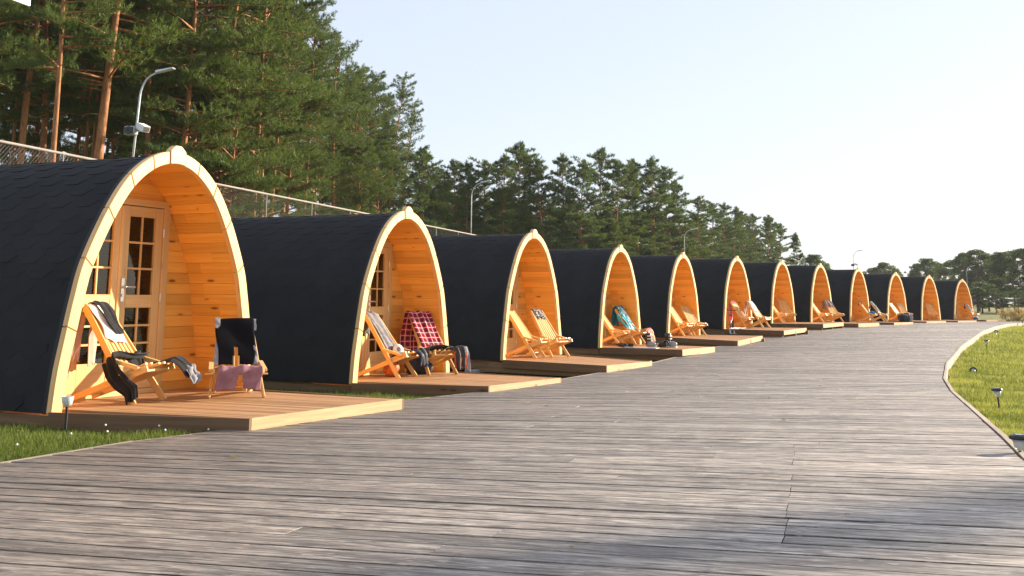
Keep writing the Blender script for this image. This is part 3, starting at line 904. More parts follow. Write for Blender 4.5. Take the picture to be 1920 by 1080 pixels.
def mesh_grid(name, grid, uvs, mat, parent, thick, seed=0):
    nu, nv = len(grid), len(grid[0])
    mb = MB(); r = random.random()
    for i in range(nu - 1):
        for j in range(nv - 1):
            if grid[i][j] is None or grid[i + 1][j + 1] is None or grid[i + 1][j] is None or grid[i][j + 1] is None: continue
            mb.poly([grid[i][j], grid[i + 1][j], grid[i + 1][j + 1], grid[i][j + 1]], [uvs[i][j], uvs[i + 1][j], uvs[i + 1][j + 1], uvs[i][j + 1]], 0, r)
    o = mb.build(name, mat, parent, smooth=True)
    if thick:
        s_ = o.modifiers.new('thickness', 'SOLIDIFY'); s_.thickness = thick; s_.offset = 0
    return o

def drape(name, mat, mtx, path, lo, hi, amp=.012, n=34, nv=22, seed=1, hole=None, parent=None, hem=.03, fold=3.0, side=(0, 1, 0)):
    """cloth following a path of 3-D points (local to a chair); lo/hi: side extents as functions or numbers of t"""
    rng = random.Random(seed)
    pts = [Vector(p) for p in path]
    L = [0]
    for a, b in zip(pts[:-1], pts[1:]): L.append(L[-1] + (b - a).length)
    side = Vector(side).normalized()
    ph = [rng.uniform(0, 6.28) for _ in range(6)]
    grid = []; uvs = []
    for i in range(n + 1):
        t = i / n
        row = []; urow = []
        for j in range(nv + 1):
            s_ = j / nv
            tt = t
            # uneven hems
            if t in (0.0, 1.0) or True:
                e = hem * (math.sin(5 * s_ + ph[0]) + .6 * math.sin(11 * s_ + ph[1]))
                l = L[-1] * t
                if t > .75: l += e * (t - .75) / .25
                if t < .25: l -= e * (.25 - t) / .25
                l = min(max(l, 0), L[-1] * 1.0)
            k = max(i_ for i_ in range(len(L)) if L[i_] <= l + 1e-9); k = min(k, len(pts) - 2)
            f = (l - L[k]) / (L[k + 1] - L[k])
            # smooth corners
            p = pts[k].lerp(pts[k + 1], f)
            d = (pts[k + 1] - pts[k]).normalized()
            if f < .3 and k > 0: d = ((pts[k] - pts[k - 1]).normalized() * (.5 - f / .6) + d * (.5 + f / .6)).normalized()
            if f > .7 and k < len(pts) - 2: d = ((pts[k + 2] - pts[k + 1]).normalized() * (.5 - (1 - f) / .6) + d * (.5 + (1 - f) / .6)).normalized()
            nrm = side.cross(d).normalized()
            a = lo(t) if callable(lo) else lo; b = hi(t) if callable(hi) else hi
            w = a + (b - a) * s_ + .012 * math.sin(9 * t + ph[2]) * (abs(s_ - .5) * 2) * min(1, abs(b - a) / .25)
            dis = amp * (math.sin(s_ * fold * 4.4 + ph[3] + 1.6 * math.sin(3 * t + ph[5]) + 2.2 * t) * (.5 + .6 * t) + .45 * math.sin(s_ * fold * 8.5 + 6 * t + ph[4]) * math.sin(5 * t + ph[2]) + .5 * math.sin(t * 11 + ph[1] + 4 * s_))
            q = p + side * w + nrm * dis
            if hole and hole(t, s_): row.append(None)
            else: row.append(mtx @ q)
            urow.append((l, w))
        grid.append(row); uvs.append(urow)
    return mesh_grid(name, grid, uvs, mat, parent, .007)

def bp(t, o=.035):
    x, z, _ = back_pt(t); q = Vector((x, 0, z)) + BN * o
    return (q.x, 0, q.z)
def behind(dz, dx=.05, t=1.0):
    x, z, _ = back_pt(t); return (x - dx, 0, z - dz)
def sp(x, o=.062):
    q = Vector((x, 0, .385 + (x - .12) * .37)) + SN * o
    return (q.x, 0, q.z)
CI = {}
for i, c_ in enumerate(CH): CI.setdefault(c_[0], []).append(i)

# nearest cabin, left chair
m1 = CHM[0]
tr = empty('trousers', m1.translation, 0, 'pale pink trousers hanging behind the left chair of the nearest porch', 'trousers')
trm = Matrix.Translation(-m1.translation) @ m1
drape('trouser_leg', M['c_pink'], trm, [bp(.94), bp(1.01, .03), behind(.02), behind(.3, .10), behind(.60, .12)], -.20, -.08, .008, seed=3, fold=1, parent=tr)
drape('trouser_leg', M['c_pink'], trm, [bp(.94), bp(1.01, .03), behind(.02, .06), behind(.35, .07), behind(.66, .06)], .03, .16, .008, seed=4, fold=1, parent=tr)
tag(drape('shirt', M['c_white'], m1, [bp(.60, .04), bp(.8, .045), bp(.97, .045), bp(1.02, .02), behind(.12, .06)], -.19, .15, .012, seed=5, hem=.05), 'white shirt crumpled over the top of the left chair in the nearest porch', 'shirt')
tag(drape('singlet', M['c_black'], m1, [bp(.68, .062), bp(.85, .068), bp(1.0, .066), bp(1.035, .03), behind(.08, .085)], lambda t: -.14 + .10 * (1 - t), .16, .012, seed=6, hem=.05), 'black singlet lying over the white shirt on a chair top', 'singlet')
cg = empty('cardigan', m1.translation, 0, 'black cardigan trailing across the seat of the left chair in the nearest porch', 'cardigan')
drape('cardigan_body', M['c_black'], trm, [bp(.50, .05), (-.30, 0, .50), sp(-.20, .09), sp(0, .09), (.19, 0, .47), (.30, 0, .40), (.38, 0, .27)], lambda t: -.04 + .16 * t, lambda t: .31 + .05 * t, .016, seed=7, hem=.05, parent=cg)
drape('cardigan_cuff', M['c_grey'], trm, [(.30, 0, .405), (.385, 0, .30), (.42, 0, .20)], .14, .37, .015, seed=8, parent=cg)
drape('cardigan_sleeve', M['c_black'], trm, [(-.26, .26, .46), (-.28, .05, .46), (-.31, -.22, .50), (-.31, -.345, .49), (-.24, -.36, .33), (-.14, -.355, .22), (-.02, -.35, .15), (.0, -.34, .03)], -.10, .085, .016, seed=9, parent=cg, side=(.75, 0, .66))
# nearest cabin, right chair
m2 = CHM[1]
ws = empty('wetsuit', m2.translation, 0, 'black wetsuit with grey side panels spread over a chair back', 'wetsuit')
wm = Matrix.Translation(-m2.translation) @ m2
wl = lambda t: -.215 - .05 * max(0, .6 - t)
drape('wetsuit_body', M['c_neo'], wm, [bp(.40, .055), bp(.55, .06), bp(.75, .062), bp(.95, .062), bp(1.03, .05), bp(1.045, .0), behind(.10, .06)], lambda t: -.20 - .03 * math.sin(3 * t) + .09 * max(0, (t - .68) / .32) ** 2, lambda t: .20 + .03 * math.sin(3 * t) - .09 * max(0, (t - .68) / .32) ** 2, .007, seed=11, hole=lambda t, s: t < .28 and abs(s - .5) < .085 * (1 - t / .30), parent=ws, hem=.012, fold=1)
drape('side_panel', M['c_grey'], wm, [bp(.40, .05), bp(.6, .055), bp(.72, .05)], lambda t: -.265 + .03 * t, lambda t: -.205 + .02 * t, .004, seed=12, parent=ws, fold=.5, hem=.0)
drape('side_panel', M['c_grey'], wm, [bp(.40, .05), bp(.6, .055), bp(.72, .05)], lambda t: .205 - .02 * t, lambda t: .258 - .03 * t, .004, seed=13, parent=ws, fold=.5, hem=.0)
drape('shoulder_panel', M['c_grey'], wm, [bp(.86, .055), bp(.95, .06), bp(1.035, .05)], lambda t: -.245, lambda t: -.195 + .02 * t, .002, seed=14, parent=ws, fold=.5, hem=.0)
drape('shoulder_panel', M['c_grey'], wm, [bp(.86, .055), bp(.95, .06), bp(1.02, .05)], lambda t: .195 - .02 * t, lambda t: .245, .002, seed=15, parent=ws, fold=.5, hem=.0)
tag(drape('shorts', M['c_mauve'], m2, [sp(-.12, .07), sp(.06, .08), (.20, 0, .455), (.235, 0, .40), (.245, 0, .25), (.25, 0, .13)], lambda t: -.235 - .02 * t, lambda t: .235 + .02 * t, .013, n=40, nv=40, seed=16, hole=lambda t, s: t > .72 and abs(s - .52) < .03 + .05 * (t - .72) / .28, hem=.02), 'mauve shorts hanging over the seat front below the black wetsuit', 'shorts')
# second cabin
m3 = CHM[2]
tag(drape('towel', M['c_lilac'], m3, [bp(.42, .04), bp(.6, .045), bp(.85, .05), bp(1.0, .05), bp(1.04, .01), behind(.10, .07), behind(.36, .09)], -.20, .16, .012, seed=21), 'grey towel over the chair back beside the white and black cap', 'towel')
tag(drape('shorts', M['c_navy'], m3, [sp(-.22, .075), sp(-.02, .085), (.16, 0, .47), (.24, 0, .38), (.25, 0, .20)], -.02, .30, .02, seed=22, hem=.05), 'shiny black shorts over the seat front below the white and black cap', 'shorts')
cp = m3 @ Vector((-.20, .02, .375))
cap = empty('cap', cp, R(-62), 'white cap with black back and round black emblem, on a chair seat', 'cap')
cap.rotation_euler = (R(8), R(-6), R(-70))
def dome(mb, a0, a1, rr, h, n=18, k=10):
    for i in range(n):
        for j in range(k):
            def P(i, j):
                a = a0 + (a1 - a0) * i / n; f = PI / 2 * j / k
                return (rr * 1.08 * math.cos(a) * math.cos(f), rr * math.sin(a) * math.cos(f), .02 + h * math.sin(f) ** .9)
            mb.poly([P(i, j), P(i + 1, j), P(i + 1, j + 1), P(i, j + 1)])
q = MB(); dome(q, -1.15, 1.15, .098, .135); q.build('cap_front', M['c_white'], cap, smooth=True)
q = MB(); dome(q, 1.15, 2 * PI - 1.15, .0975, .134, 26); q.build('cap_back', M['c_black'], cap, smooth=True)
q = MB()
for i in range(14):
    a, b = -1.1 + 2.2 * i / 14, -1.1 + 2.2 * (i + 1) / 14
    f = lambda a, r, z: (r * 1.08 * math.cos(a) + (r - .09) * .35, r * math.sin(a), z)
    q.poly([f(a, .094, .022), f(a, .165, -.002 - .03 * abs(math.sin(a))), f(b, .165, -.002 - .03 * abs(math.sin(b))), f(b, .094, .022)])
br = q.build('brim', M['c_black'], cap, smooth=True); br.modifiers.new('thickness', 'SOLIDIFY').thickness = .006
q = MB()
for k in range(20):   # round emblem: ring with two dark bars
    a, b = 2 * PI * k / 20, 2 * PI * (k + 1) / 20
    def E_(a, r):
        y, z = r * math.cos(a), .075 + r * math.sin(a); f = math.asin(min(1, max(0, (z - .02) / .135)) ** (1 / .9))
        return (.0995 * 1.08 * math.cos(f) * math.sqrt(max(0, 1 - (y / (.098 * max(.3, math.cos(f)))) ** 2)) + .002, y, z)
    q.poly([E_(a, .030), E_(b, .030), E_(b, .023), E_(a, .023)])
    if k % 5 in (0, 1, 3): q.poly([E_(a, .019), E_(b, .019), E_(b, .004), E_(a, .004)])
q.build('emblem', M['c_black'], cap)
bpnt = pod_pt(2, -.13, -.12, .121)
ball = MB()
ball.lathe([(.12 * math.sin(PI * k / 20), -.12 * math.cos(PI * k / 20)) for k in range(21)], (0, 0, 0), 28)
bo = ball.build('basketball', M['rubber'], smooth=True); bo.location = bpnt; bo.rotation_euler = (.5, .35, .4)
tag(bo, 'orange basketball lying on the deck under a chair', 'basketball')
q = MB()
circ = lambda f: [f(2 * PI * k / 32) for k in range(33)]
q.tube(circ(lambda a: (.1203 * math.cos(a), .1203 * math.sin(a), 0)), .0022, 4, cap=False)
q.tube(circ(lambda a: (.1203 * math.cos(a), 0, .1203 * math.sin(a))), .0022, 4, cap=False)
for s_ in (-1, 1):
    q.tube(circ(lambda a: (lambda v: tuple(v.normalized() * .1203))(Vector((s_ * (.75 + .32 * math.cos(2 * a)), math.cos(a), math.sin(a))))), .0022, 4, cap=False)
q.build('seam', M['black'], bo)
def lump(name, mat, c, size, seed, label, cat, rz=0, parent=None, amp=.18):
    rng = random.Random(seed); ph = [rng.uniform(0, 6.28) for _ in range(8)]
    nu, nv = 28, 16; grid = []; uvs = []
    for i in range(nv + 1):
        f = -PI / 2 + PI * i / nv; row = []; ur = []
        for j in range(nu + 1):
            a = 2 * PI * j / nu
            d = 1 + amp * (math.sin(3 * a + ph[0] + 2 * math.sin(2 * f + ph[1])) * .5 + .35 * math.sin(7 * a + ph[2] + 3 * f) + .3 * math.sin(5 * f + ph[3] + 2 * math.cos(a + ph[4])))
            se = lambda v, e: math.copysign(abs(v) ** e, v)
            v = Vector((se(math.cos(f), .7) * se(math.cos(a), .8) * size[0] / 2 * d, se(math.cos(f), .7) * se(math.sin(a), .8) * size[1] / 2 * d, (se(math.sin(f), .75) * d * .5 + .5) * size[2]))
            v.z = max(v.z, 0.0)
            row.append(v); ur.append((a, f))
        grid.append(row); uvs.append(ur)
    o = mesh_grid(name, grid, uvs, mat, parent, 0)
    if parent is None:
        o.location = c; o.rotation_euler = (0, 0, rz); tag(o, label, cat)
    return o
bag = lump('bag', M['c_navy'], pod_pt(2, .62, -.10), (.42, .26, .24), 3, 'dark navy sports bag on the deck between two chairs, under the red plaid blanket chair', 'bag', .4)
q = MB(); q.box((.10, -.128, .13), (.09, .012, .06)); q.build('bag_patch', M['c_cobalt'], bag, bevel=.003)
m4 = CHM[3]
tag(drape('blanket', M['plaid'], m4, [bp(.40, .045), bp(.6, .05), bp(.85, .05), bp(1.02, .045), bp(1.05, 0), behind(.15, .10), behind(.45, .16), behind(.74, .14)], lambda t: -.24 - .06 * t, lambda t: .22 + .02 * t, .016, n=48, seed=31, hem=.05), 'red plaid blanket with white lines over a chair back', 'blanket')
jk = empty('jacket', m4.translation, 0, 'charcoal jacket with orange lining and small pale logo over a chair seat', 'jacket')
jm = Matrix.Translation(-m4.translation) @ m4
drape('jacket_body', M['c_jacket'], jm, [bp(.46, .06), sp(-.30, .10), sp(-.1, .10), sp(.08, .10), (.21, 0, .47), (.28, 0, .36), (.30, 0, .10)], lambda t: -.12 + .22 * t, .34, .02, seed=32, hem=.05, parent=jk)
fl_ = drape('jacket_flap', M['c_jacket'], jm, [(-.12, .15, .46), (-.12, -.20, .47), (-.10, -.34, .46), (-.06, -.37, .33), (-.02, -.375, .15)], lambda t: -.17 + .10 * t ** 3, lambda t: .20 - .18 * t ** 3, .014, seed=33, hem=.03, parent=jk, side=(1, 0, .25))
q = MB()
for k in range(8):
    a, b = k / 8, (k + 1) / 8
    f = lambda t, w: jm @ Vector((-.16 + .13 * t, -.397, .36 + .05 * t * t + w * (1 - t) * .030))
    q.poly([f(a, 1), f(b, 1), f(b, -.3), f(a, -.3)])
lg = q.build('logo', M['gold'], fl_); lg.modifiers.new('thickness', 'SOLIDIFY').thickness = .003
drape('jacket_lining', M['c_orange'], jm, [(.24, 0, .42), (.275, 0, .33), (.285, 0, .12)], .03, .30, .012, seed=34, parent=jk, hem=.01)
drape('jacket_trim', M['c_grey'], jm, [sp(.0, .115), sp(.08, .118), (.22, 0, .488), (.30, 0, .37), (.325, 0, .06)], .29, .345, .008, seed=35, parent=jk, fold=.5)
# third, fourth cabin
tag(drape('cloth', M['speck'], CHM[5], [bp(.80, .04), bp(.9, .05), bp(1.0, .05), bp(1.04, .01), behind(.12, .06)], -.14, .15, .012, seed=41, hem=.06), 'small black and white cloth over the top of a bare chair', 'cloth')
tag(drape('sock', M['c_black'], CHM[6], [bp(.92, .04), bp(1.0, .05), bp(1.05, .01), behind(.10, .06)], -.12, .05, .012, seed=42), 'small black sock over a chair top, left of the bright blue jacket', 'sock')
m5 = CHM[7]
bj = empty('blue_jacket', m5.translation, 0, 'bright blue jacket with a pale patterned front, hung over a chair back', 'jacket')
bm_ = Matrix.Translation(-m5.translation) @ m5
drape('jacket_front', M['bluewhite'], bm_, [bp(.40, .05), bp(.6, .07), bp(.85, .08), bp(1.03, .06), bp(1.06, .0)], lambda t: -.20 + .02 * t, .20, .022, seed=43, parent=bj)
drape('jacket_back', M['c_blue'], bm_, [bp(.98, .09), bp(1.06, .05), behind(-.03, .07), behind(.25, .15), behind(.50, .12)], -.22, .20, .022, seed=44, parent=bj)
drape('jacket_side', M['c_teal'], bm_, [bp(.42, .05), bp(.6, .02), bp(.75, -.03), bp(.86, .01)], lambda t: -.30 - .03 * math.sin(3 * t), -.19, .02, seed=45, parent=bj)
tag(drape('beach_towel', M['flower'], m5, [sp(-.22, .08), sp(0, .09), (.18, 0, .475), (.27, 0, .40), (.33, 0, .22), (.36, 0, .09)], -.10, .27, .02, seed=46), 'pink and yellow patterned towel over a seat front, above the black boots', 'towel')
def boot(loc, rz, label, lie=False):
    root = empty('boot', loc, rz, label, 'boot', 'boots on the fourth deck')
    if lie: root.rotation_euler = (PI / 2 * .9, 0, rz); root.location.z += .06
    s_ = MB(); s_.lathe([(.0, .07), (.062, .07), (.066, .16), (.072, .26), (.078, .34), (.070, .345), (.064, .27), (0, .26)], (-.05, 0, 0), 16); s_.build('shaft', M['darkplastic'], root, smooth=True)
    f = lump('shoe', M['greyplastic'] if not lie else M['darkplastic'], None, (.30, .12, .135), 5, None, None, parent=root, amp=.06); f.location = (.03, 0, .015)
    so = MB(); so.box((.03, 0, .012), (.30, .10, .024)); so.build('sole', M['whitepaint'], root, bevel=.006)
    for z in (.14, .21, .28):
        b = MB(); b.box((.01, 0, z), (.05, .15, .022)); b.build('buckle', M['steel'] if z > .2 else M['greyplastic'], root, bevel=.003)
    return root
boot(pod_pt(4, -.62, 1.02), -.9, 'black boot with grey toe standing alone at the near deck edge, under the patterned towel')
boot(pod_pt(4, -.38, 1.22), .4, 'black boot lying on its side left of the boot with the pale toe', True)
boot(pod_pt(4, -.18, 1.38), -.5, 'rightmost standing black boot with a pale toe')
for s_ in (0, 1):
    lump('shoe', M['c_jacket'], pod_pt(4, -.62 + .12 * s_, .30 + .10 * s_), (.30, .11, .09), 7 + s_, ('dark brown shoe at the deck edge, nearer of a pair below a chair', 'dark brown shoe behind its twin at the deck edge, below a chair')[s_], 'shoe', -.6)
mt = MB(); mt.box((0, 0, .006), (.85, .30, .012)); o = mt.build('mat', M['whitepaint'], bevel=.003); o.location = pod_pt(4, -1.05, .95, .002); o.rotation_euler = (0, 0, -.42)
tag(o, 'thin white mat with a blue edge lying at the near deck edge by the boots', 'mat')
q = MB(); q.box((0, -.135, .0075), (.84, .05, .013)); q.build('mat_edge', M['c_cobalt'], o)
# sixth cabin: towels, child bicycle, paper
tag(drape('towel', M['c_rose'], CHM[10], [bp(.92, .04), bp(1.02, .04), bp(1.05, 0), behind(.1, .08), behind(.55, .10)], -.20, .10, .016, seed=51), 'pink towel hanging behind the chair next to the child bicycle', 'towel')
tag(drape('cloth', M['c_white'], CHM[11], [bp(.62, .045), bp(.8, .05), bp(1.0, .05), bp(1.045, 0), behind(.1, .07)], -.17, .19, .014, seed=52, hem=.06), 'white cloth over the top front of the right chair at the pink towels', 'cloth')
tag(drape('towel', M['c_pink'], CHM[11], [bp(1.0, .03), bp(1.055, -.01), behind(.1, .10), behind(.45, .17), behind(.72, .16)], -.24, .12, .016, seed=53), 'pale pink towel hanging long behind the right chair with the white cloth', 'towel')
bk = empty('child_bicycle', pod_pt(6, -.75, .02), PI / 2 - PODS[5][3] + .25, 'small pink child bicycle with black tyres leaning in the porch', 'bicycle')
for x, nm in ((0, 'wheel'), (.62, 'wheel')):
    w = MB(); w.tube([(x + .17 * math.cos(2 * PI * k / 24), 0, .19 + .17 * math.sin(2 * PI * k / 24)) for k in range(25)], .02, 6, cap=False); wo = w.build('wheel', M['darkplastic'], bk, smooth=True)
    sp_ = MB()
    for k in range(10): sp_.tube([(x, 0, .19), (x + .155 * math.cos(PI * k / 5), 0, .19 + .155 * math.sin(PI * k / 5))], .003, 4)
    sp_.build('spokes', M['steel'], wo)
q = MB(); q.tube([(0, 0, .19), (.16, 0, .30), (.25, 0, .24), (0, 0, .19)], .014); q.tube([(.25, 0, .24), (.52, 0, .48), (.16, 0, .44), (.25, 0, .24)], .014); q.tube([(.62, 0, .19), (.52, 0, .50), (.50, 0, .62)], .014); q.build('frame', M['red'], bk)
q = MB(); q.tube([(.44, -.22, .66), (.50, -.08, .62), (.50, .08, .62), (.44, .22, .66)], .013); q.build('handlebar', M['darkplastic'], bk)
q = MB(); q.box((.15, 0, .47), (.22, .10, .045)); q.build('saddle', M['darkplastic'], bk, bevel=.012)
q = MB()
for k in range(10):
    a, b = .25 * PI + PI * .6 * k / 10, .25 * PI + PI * .6 * (k + 1) / 10
    q.poly([(.20 * math.cos(a), -.03, .19 + .2 * math.sin(a)), (.20 * math.cos(b), -.03, .19 + .2 * math.sin(b)), (.20 * math.cos(b), .03, .19 + .2 * math.sin(b)), (.20 * math.cos(a), .03, .19 + .2 * math.sin(a))])
q.build('mudguard', M['red'], bk)
tag(drape('cloth', M['c_white'], Matrix.Translation(pod_pt(6, -1.05, .35)) @ Matrix.Rotation(PI / 2 - PODS[5][3], 4, 'Z'), [(.5, 0, .03), (.2, 0, .035), (-.30, 0, .03), (-.36, 0, -.02), (-.37, 0, -.16)], -.16, .16, .012, seed=54), 'white cloth lying over the deck edge below the child bicycle', 'cloth')
# eighth, ninth, last cabin
tag(drape('blanket', M['batik'], CHM[15], [bp(.70, .05), bp(.85, .055), bp(1.02, .05), bp(1.05, 0), behind(.15, .12), behind(.42, .16)], -.24, .20, .018, seed=61), 'brown grey patterned blanket thrown over a chair back', 'blanket')
tag(drape('cloth', M['c_black'], CHM[16], [bp(.86, .04), bp(1.0, .05), bp(1.05, 0), behind(.16, .06)], -.16, .12, .012, seed=62), 'black cloth over a chair top, on the deck with the dark sack', 'cloth')
lump('cobalt_bundle', M['c_cobalt'], CHM[16] @ Vector((-.12, .05, .36)), (.30, .26, .16), 9, 'bundled blue cloth on a chair seat, on the deck with the dark sack', 'cloth')
tag(drape('jacket', M['speck'], CHM[17], [bp(.5, .04), bp(.8, .05), bp(1.0, .05), bp(1.05, 0), behind(.35, .1)], -.22, .2, .016, seed=63), 'dark jacket with pale flecks on the chair nearest the dark sack', 'jacket')
sk = lump('sack', M['c_navy'], pod_pt(9, 1.05, 1.75), (.62, .42, .40), 12, 'dark sack with a pale side lying at a deck edge', 'sack', .3)
lump('pale_side', M['c_grey'], None, (.26, .40, .37), 13, None, None, parent=sk).location = (.24, -.03, .0)
tag(drape('jacket', M['speck'], CHM[21], [bp(.45, .04), bp(.8, .06), bp(1.0, .06), bp(1.05, 0), behind(.3, .1)], -.24, .22, .02, seed=64), 'black and white clothes over the chair in the farthest porch', 'clothes')
lump('cobalt_bundle', M['c_cobalt'], pod_pt(12, -.35, .9), (.30, .26, .15), 14, 'small blue bundle on the farthest deck', 'bundle')

# ------------------------------------------------------------------ chain-link fence behind the cabins
FA, FB = Vector((-13.2, 2.3)), Vector((2.5, 59.2))
fd = (FB - FA).normalized(); FL = (FB - FA).length
fr_ = empty('chain_link_fence', (FA.x, FA.y, zg(FA.y)), math.atan2(fd.y, fd.x), 'tall chain-link fence with a pale top rail running behind the cabins', 'fence')
zt_ = EYE + 2.60 - zg(FA.y)
q = MB(); q.tube([(0, 0, zt_), (FL, 0, zt_)], .026, 10); q.build('top_rail', M['rail'], fr_)
s0 = (Vector((-8.94, 17.2)) - FA).dot(fd)
k = -6
while s0 + 2.62 * k < FL:
    s_ = s0 + 2.62 * k
    if s_ > 0:
        q = MB(); q.tube([(s_, 0, -.4), (s_, 0, zt_ - .02)], .021, 8); q.build('post', M['rail'], fr_)
    k += 1
q = MB(); H = zt_ - .04; st_ = .088; x = -H
while x < FL:
    for d in (1, -1):
        a, b = (x, x + H) if d > 0 else (x + H, x)
        z0, z1 = .0, H
        # clip to the fence ends
        if a < 0: z0 += (0 - a) ; a = 0.0
        if b < 0: z1 -= (0 - b); b = 0.0
        if a > FL: z0 += a - FL; a = FL
        if b > FL: z1 -= b - FL; b = FL
        if z1 - z0 > .1:
            w = .0022; y = .006 * d
            P = [(a, y - w, z0), (a, y + w, z0), (b, y + w, z1), (b, y - w, z1)]
            q.poly(P); o_ = .0030
            q.poly([(a - o_, y, z0), (a + o_, y, z0), (b + o_, y, z1), (b - o_, y, z1)])
    x += st_
q.build('wire_mesh', M['wire'], fr_)

# grey board at the upper left: hung on a post of the sports court
pr = Vector((-.4673 * 18.6, 18.6, EYE + .2747 * 18.6))
bd = empty('court_board', (pr.x - .9 * .12, pr.y - .9, zg(17.7)), 0, 'pale grey court board poking into the upper left corner', 'board')
dirv = Vector((-.30, -1, 0)).normalized(); base = Vector(bd.location)
q = MB(); c_ = pr + dirv * .9 + Vector((0, 0, .55)) - base
rot = Matrix((dirv, dirv.cross(Vector((0, 0, 1))) * -1, Vector((0, 0, 1)))).transposed()
q.box(c_, (1.8, .05, 1.1), rot); q.build('panel', M['whitepaint'], bd, bevel=.006)
q = MB(); e_ = pr + dirv * 1.75 - base + Vector((-.08, -.02, 0)); q.tube([(e_.x, e_.y, 0), (e_.x, e_.y, pr.z - base.z + .9)], .05, 10); q.build('post', M['galv'], bd)

# ------------------------------------------------------------------ street lamps
def street_lamp(name, base, H_, arm, az, lean=0.0, label='', unit=False):
    root = empty(name, base, az, label, 'street lamp', 'grey street lamps behind the cabins')
    q = MB(); pts = [(0, 0, 0), (lean * (H_ - .7), 0, H_ - .75)]
    for k in range(1, 9):
        a = PI / 2 * .82 * k / 8
        pts.append((lean * (H_ - .7) + arm * .62 * (1 - math.cos(a)) / .74, 0, H_ - .75 + .62 * math.sin(a)))
    e = pts[-1]; pts.append((e[0] + arm * .34, 0, e[2] + .07))
    rad = [.045] + [.024] * 3 + [.022] * (len(pts) - 4)
    q.tube(pts, rad, 12); q.build('pole', M['galv'], root, smooth=True)
    e = pts[-1]
    hd = MB(); hd.hexa([(e[0] - .06, -.07, e[2] - .035), (e[0] + .44, -.085, e[2] + .055), (e[0] - .06, .07, e[2] - .035), (e[0] + .44, .085, e[2] + .055), (e[0] - .06, -.05, e[2] + .045), (e[0] + .42, -.06, e[2] + .10), (e[0] - .06, .05, e[2] + .045), (e[0] + .42, .06, e[2] + .10)])
    hd.build('lamp_head', M['galv'], root, bevel=.012)
    return root
LB = [((-9.14, 26.0), 5.53, -.3325, .0, 'street lamp with loudspeaker and floodlight, above the nearest cabin roof'),
      ((-1.84, 49.0), 5.35, 0, .0, 'street lamp above the third nearest roof, before the dark pines'),
      ((12.06, 74.5), 4.93, 0, 0, 'street lamp rising behind the fifth cabin'),
      ((31.9, 100.0), 4.75, 0, 0, 'street lamp with a small box against the white sky'),
      ((53.0, 125.0), 4.25, 0, 0, 'faint street lamp before the trees at the far right')]
for i, ((x, y), h, _, _, lab) in enumerate(LB):
    b = -1.6 if i == 0 else -2.0
    L = street_lamp('street_lamp', (x - (.42 if i == 0 else 0), y, EYE + b), h - b, .52 if i else .50, -.25, .058 if i == 0 else 0, lab)
    if i in (0, 3):
        zz = 3.98 - b if i == 0 else 3.35 - b
        x_ = .058 * zz if i == 0 else 0
        s = .5
        q = MB(); q.box((x_ - .13 * s, -.11, zz), (.58 * s, .20, .42 * s)); sk_ = q.build('loudspeaker', M['greyplastic'], L, bevel=.02)
        q = MB(); q.lathe([(0, .016), (.03, .016), (.035, .025), (.07, .004), (.09, .015), (.10, .0)], (x_ - .13 * s, -.214, zz), 20, rot=Matrix.Rotation(PI / 2, 3, 'X')); q.build('speaker_cone', M['blind'], sk_, smooth=True)
        q = MB(); q.box((x_ - .13 * s, -.211, zz), (.50 * s, .008, .32 * s)); q.build('grille', M['darkplastic'], sk_)
        q = MB(); rt = Euler((R(0), R(22), R(-20))).to_matrix()
        q.box((x_ + .25, -.08, zz + .07), (.28, .20, .16), rt); q.tube([(x_, 0, zz + .16), (x_ + .16, -.04, zz + .14)], .014)
        fo = q.build('floodlight', M['whitepaint'], L, bevel=.03)
        q = MB(); q.box(Vector((x_ + .25, -.08, zz + .07)) + rt @ Vector((.143, 0, 0)), (.010, .16, .12), rt); q.build('floodlight_glass', M['steel'], fo)

# shade-giving pole and added slim trees beyond the right edge of the view
# ------------------------------------------------------------------ garden lamps
def garden_lamp(loc, label, style='cap', tilt=(0, 0, 0), h=.27, s=1.0):
    root = empty('garden_lamp', loc, 0, label, 'garden lamp', 'small solar garden lamps in the grass')
    root.rotation_euler = tilt
    st_ = M['darkplastic'] if style != 'steel' else M['steel']
    q = MB(); q.tube([(0, 0, -.05), (0, 0, h - .105)], .0105 * s, 8); q.build('stake', st_, root)
    z = h - .11
    q = MB(); q.lathe([(.012, z), (.030 * s, z + .012), (.034 * s, z + .03), (.043 * s, z + .085), (.040 * s, z + .085), (.031 * s, z + .032), (.0, z + .016)], n=18); q.build('lamp_cup', M['frost'], root, smooth=True)
    if style != 'open':
        q = MB(); q.lathe([(.0, z + .084), (.060 * s, z + .084), (.064 * s, z + .092), (.058 * s, z + .108), (.052 * s, z + .113), (.0, z + .115)], n=24); cpo = q.build('lamp_cap', st_, root)
        q = MB(); q.box((0, 0, z + .1165), (.055 * s, .055 * s, .004)); q.build('solar_panel', M['panelblue'], cpo)
    return root
def gp(x, y): return (x, y, zgl(x, y))
garden_lamp(gp(3.80, 8.2), 'nearest black-capped garden lamp, cut by the right picture edge', h=.30, s=1.15)
garden_lamp(gp(6.33, 14.16), 'black-capped garden lamp standing upright in the lawn, second nearest on the right', h=.29, tilt=(0, R(-4), 0), s=1.1)
garden_lamp(gp(14.58, 33.22), 'farther upright black-capped garden lamp in the lawn, near the boardwalk bend', h=.28, s=1.2)
garden_lamp(gp(9.75, 22.9), 'toppled garden lamp with black cap lying in the middle of the lawn', h=.20, tilt=(R(-62), R(38), 0), s=1.2)
garden_lamp(gp(19.4, 43.3), 'leaning garden lamp far back in the lawn', h=.22, tilt=(R(-50), R(30), 0), s=1.2)
garden_lamp(gp(26.6, 56.2), 'garden lamp farthest back, at the right picture edge', h=.30, s=1.2)
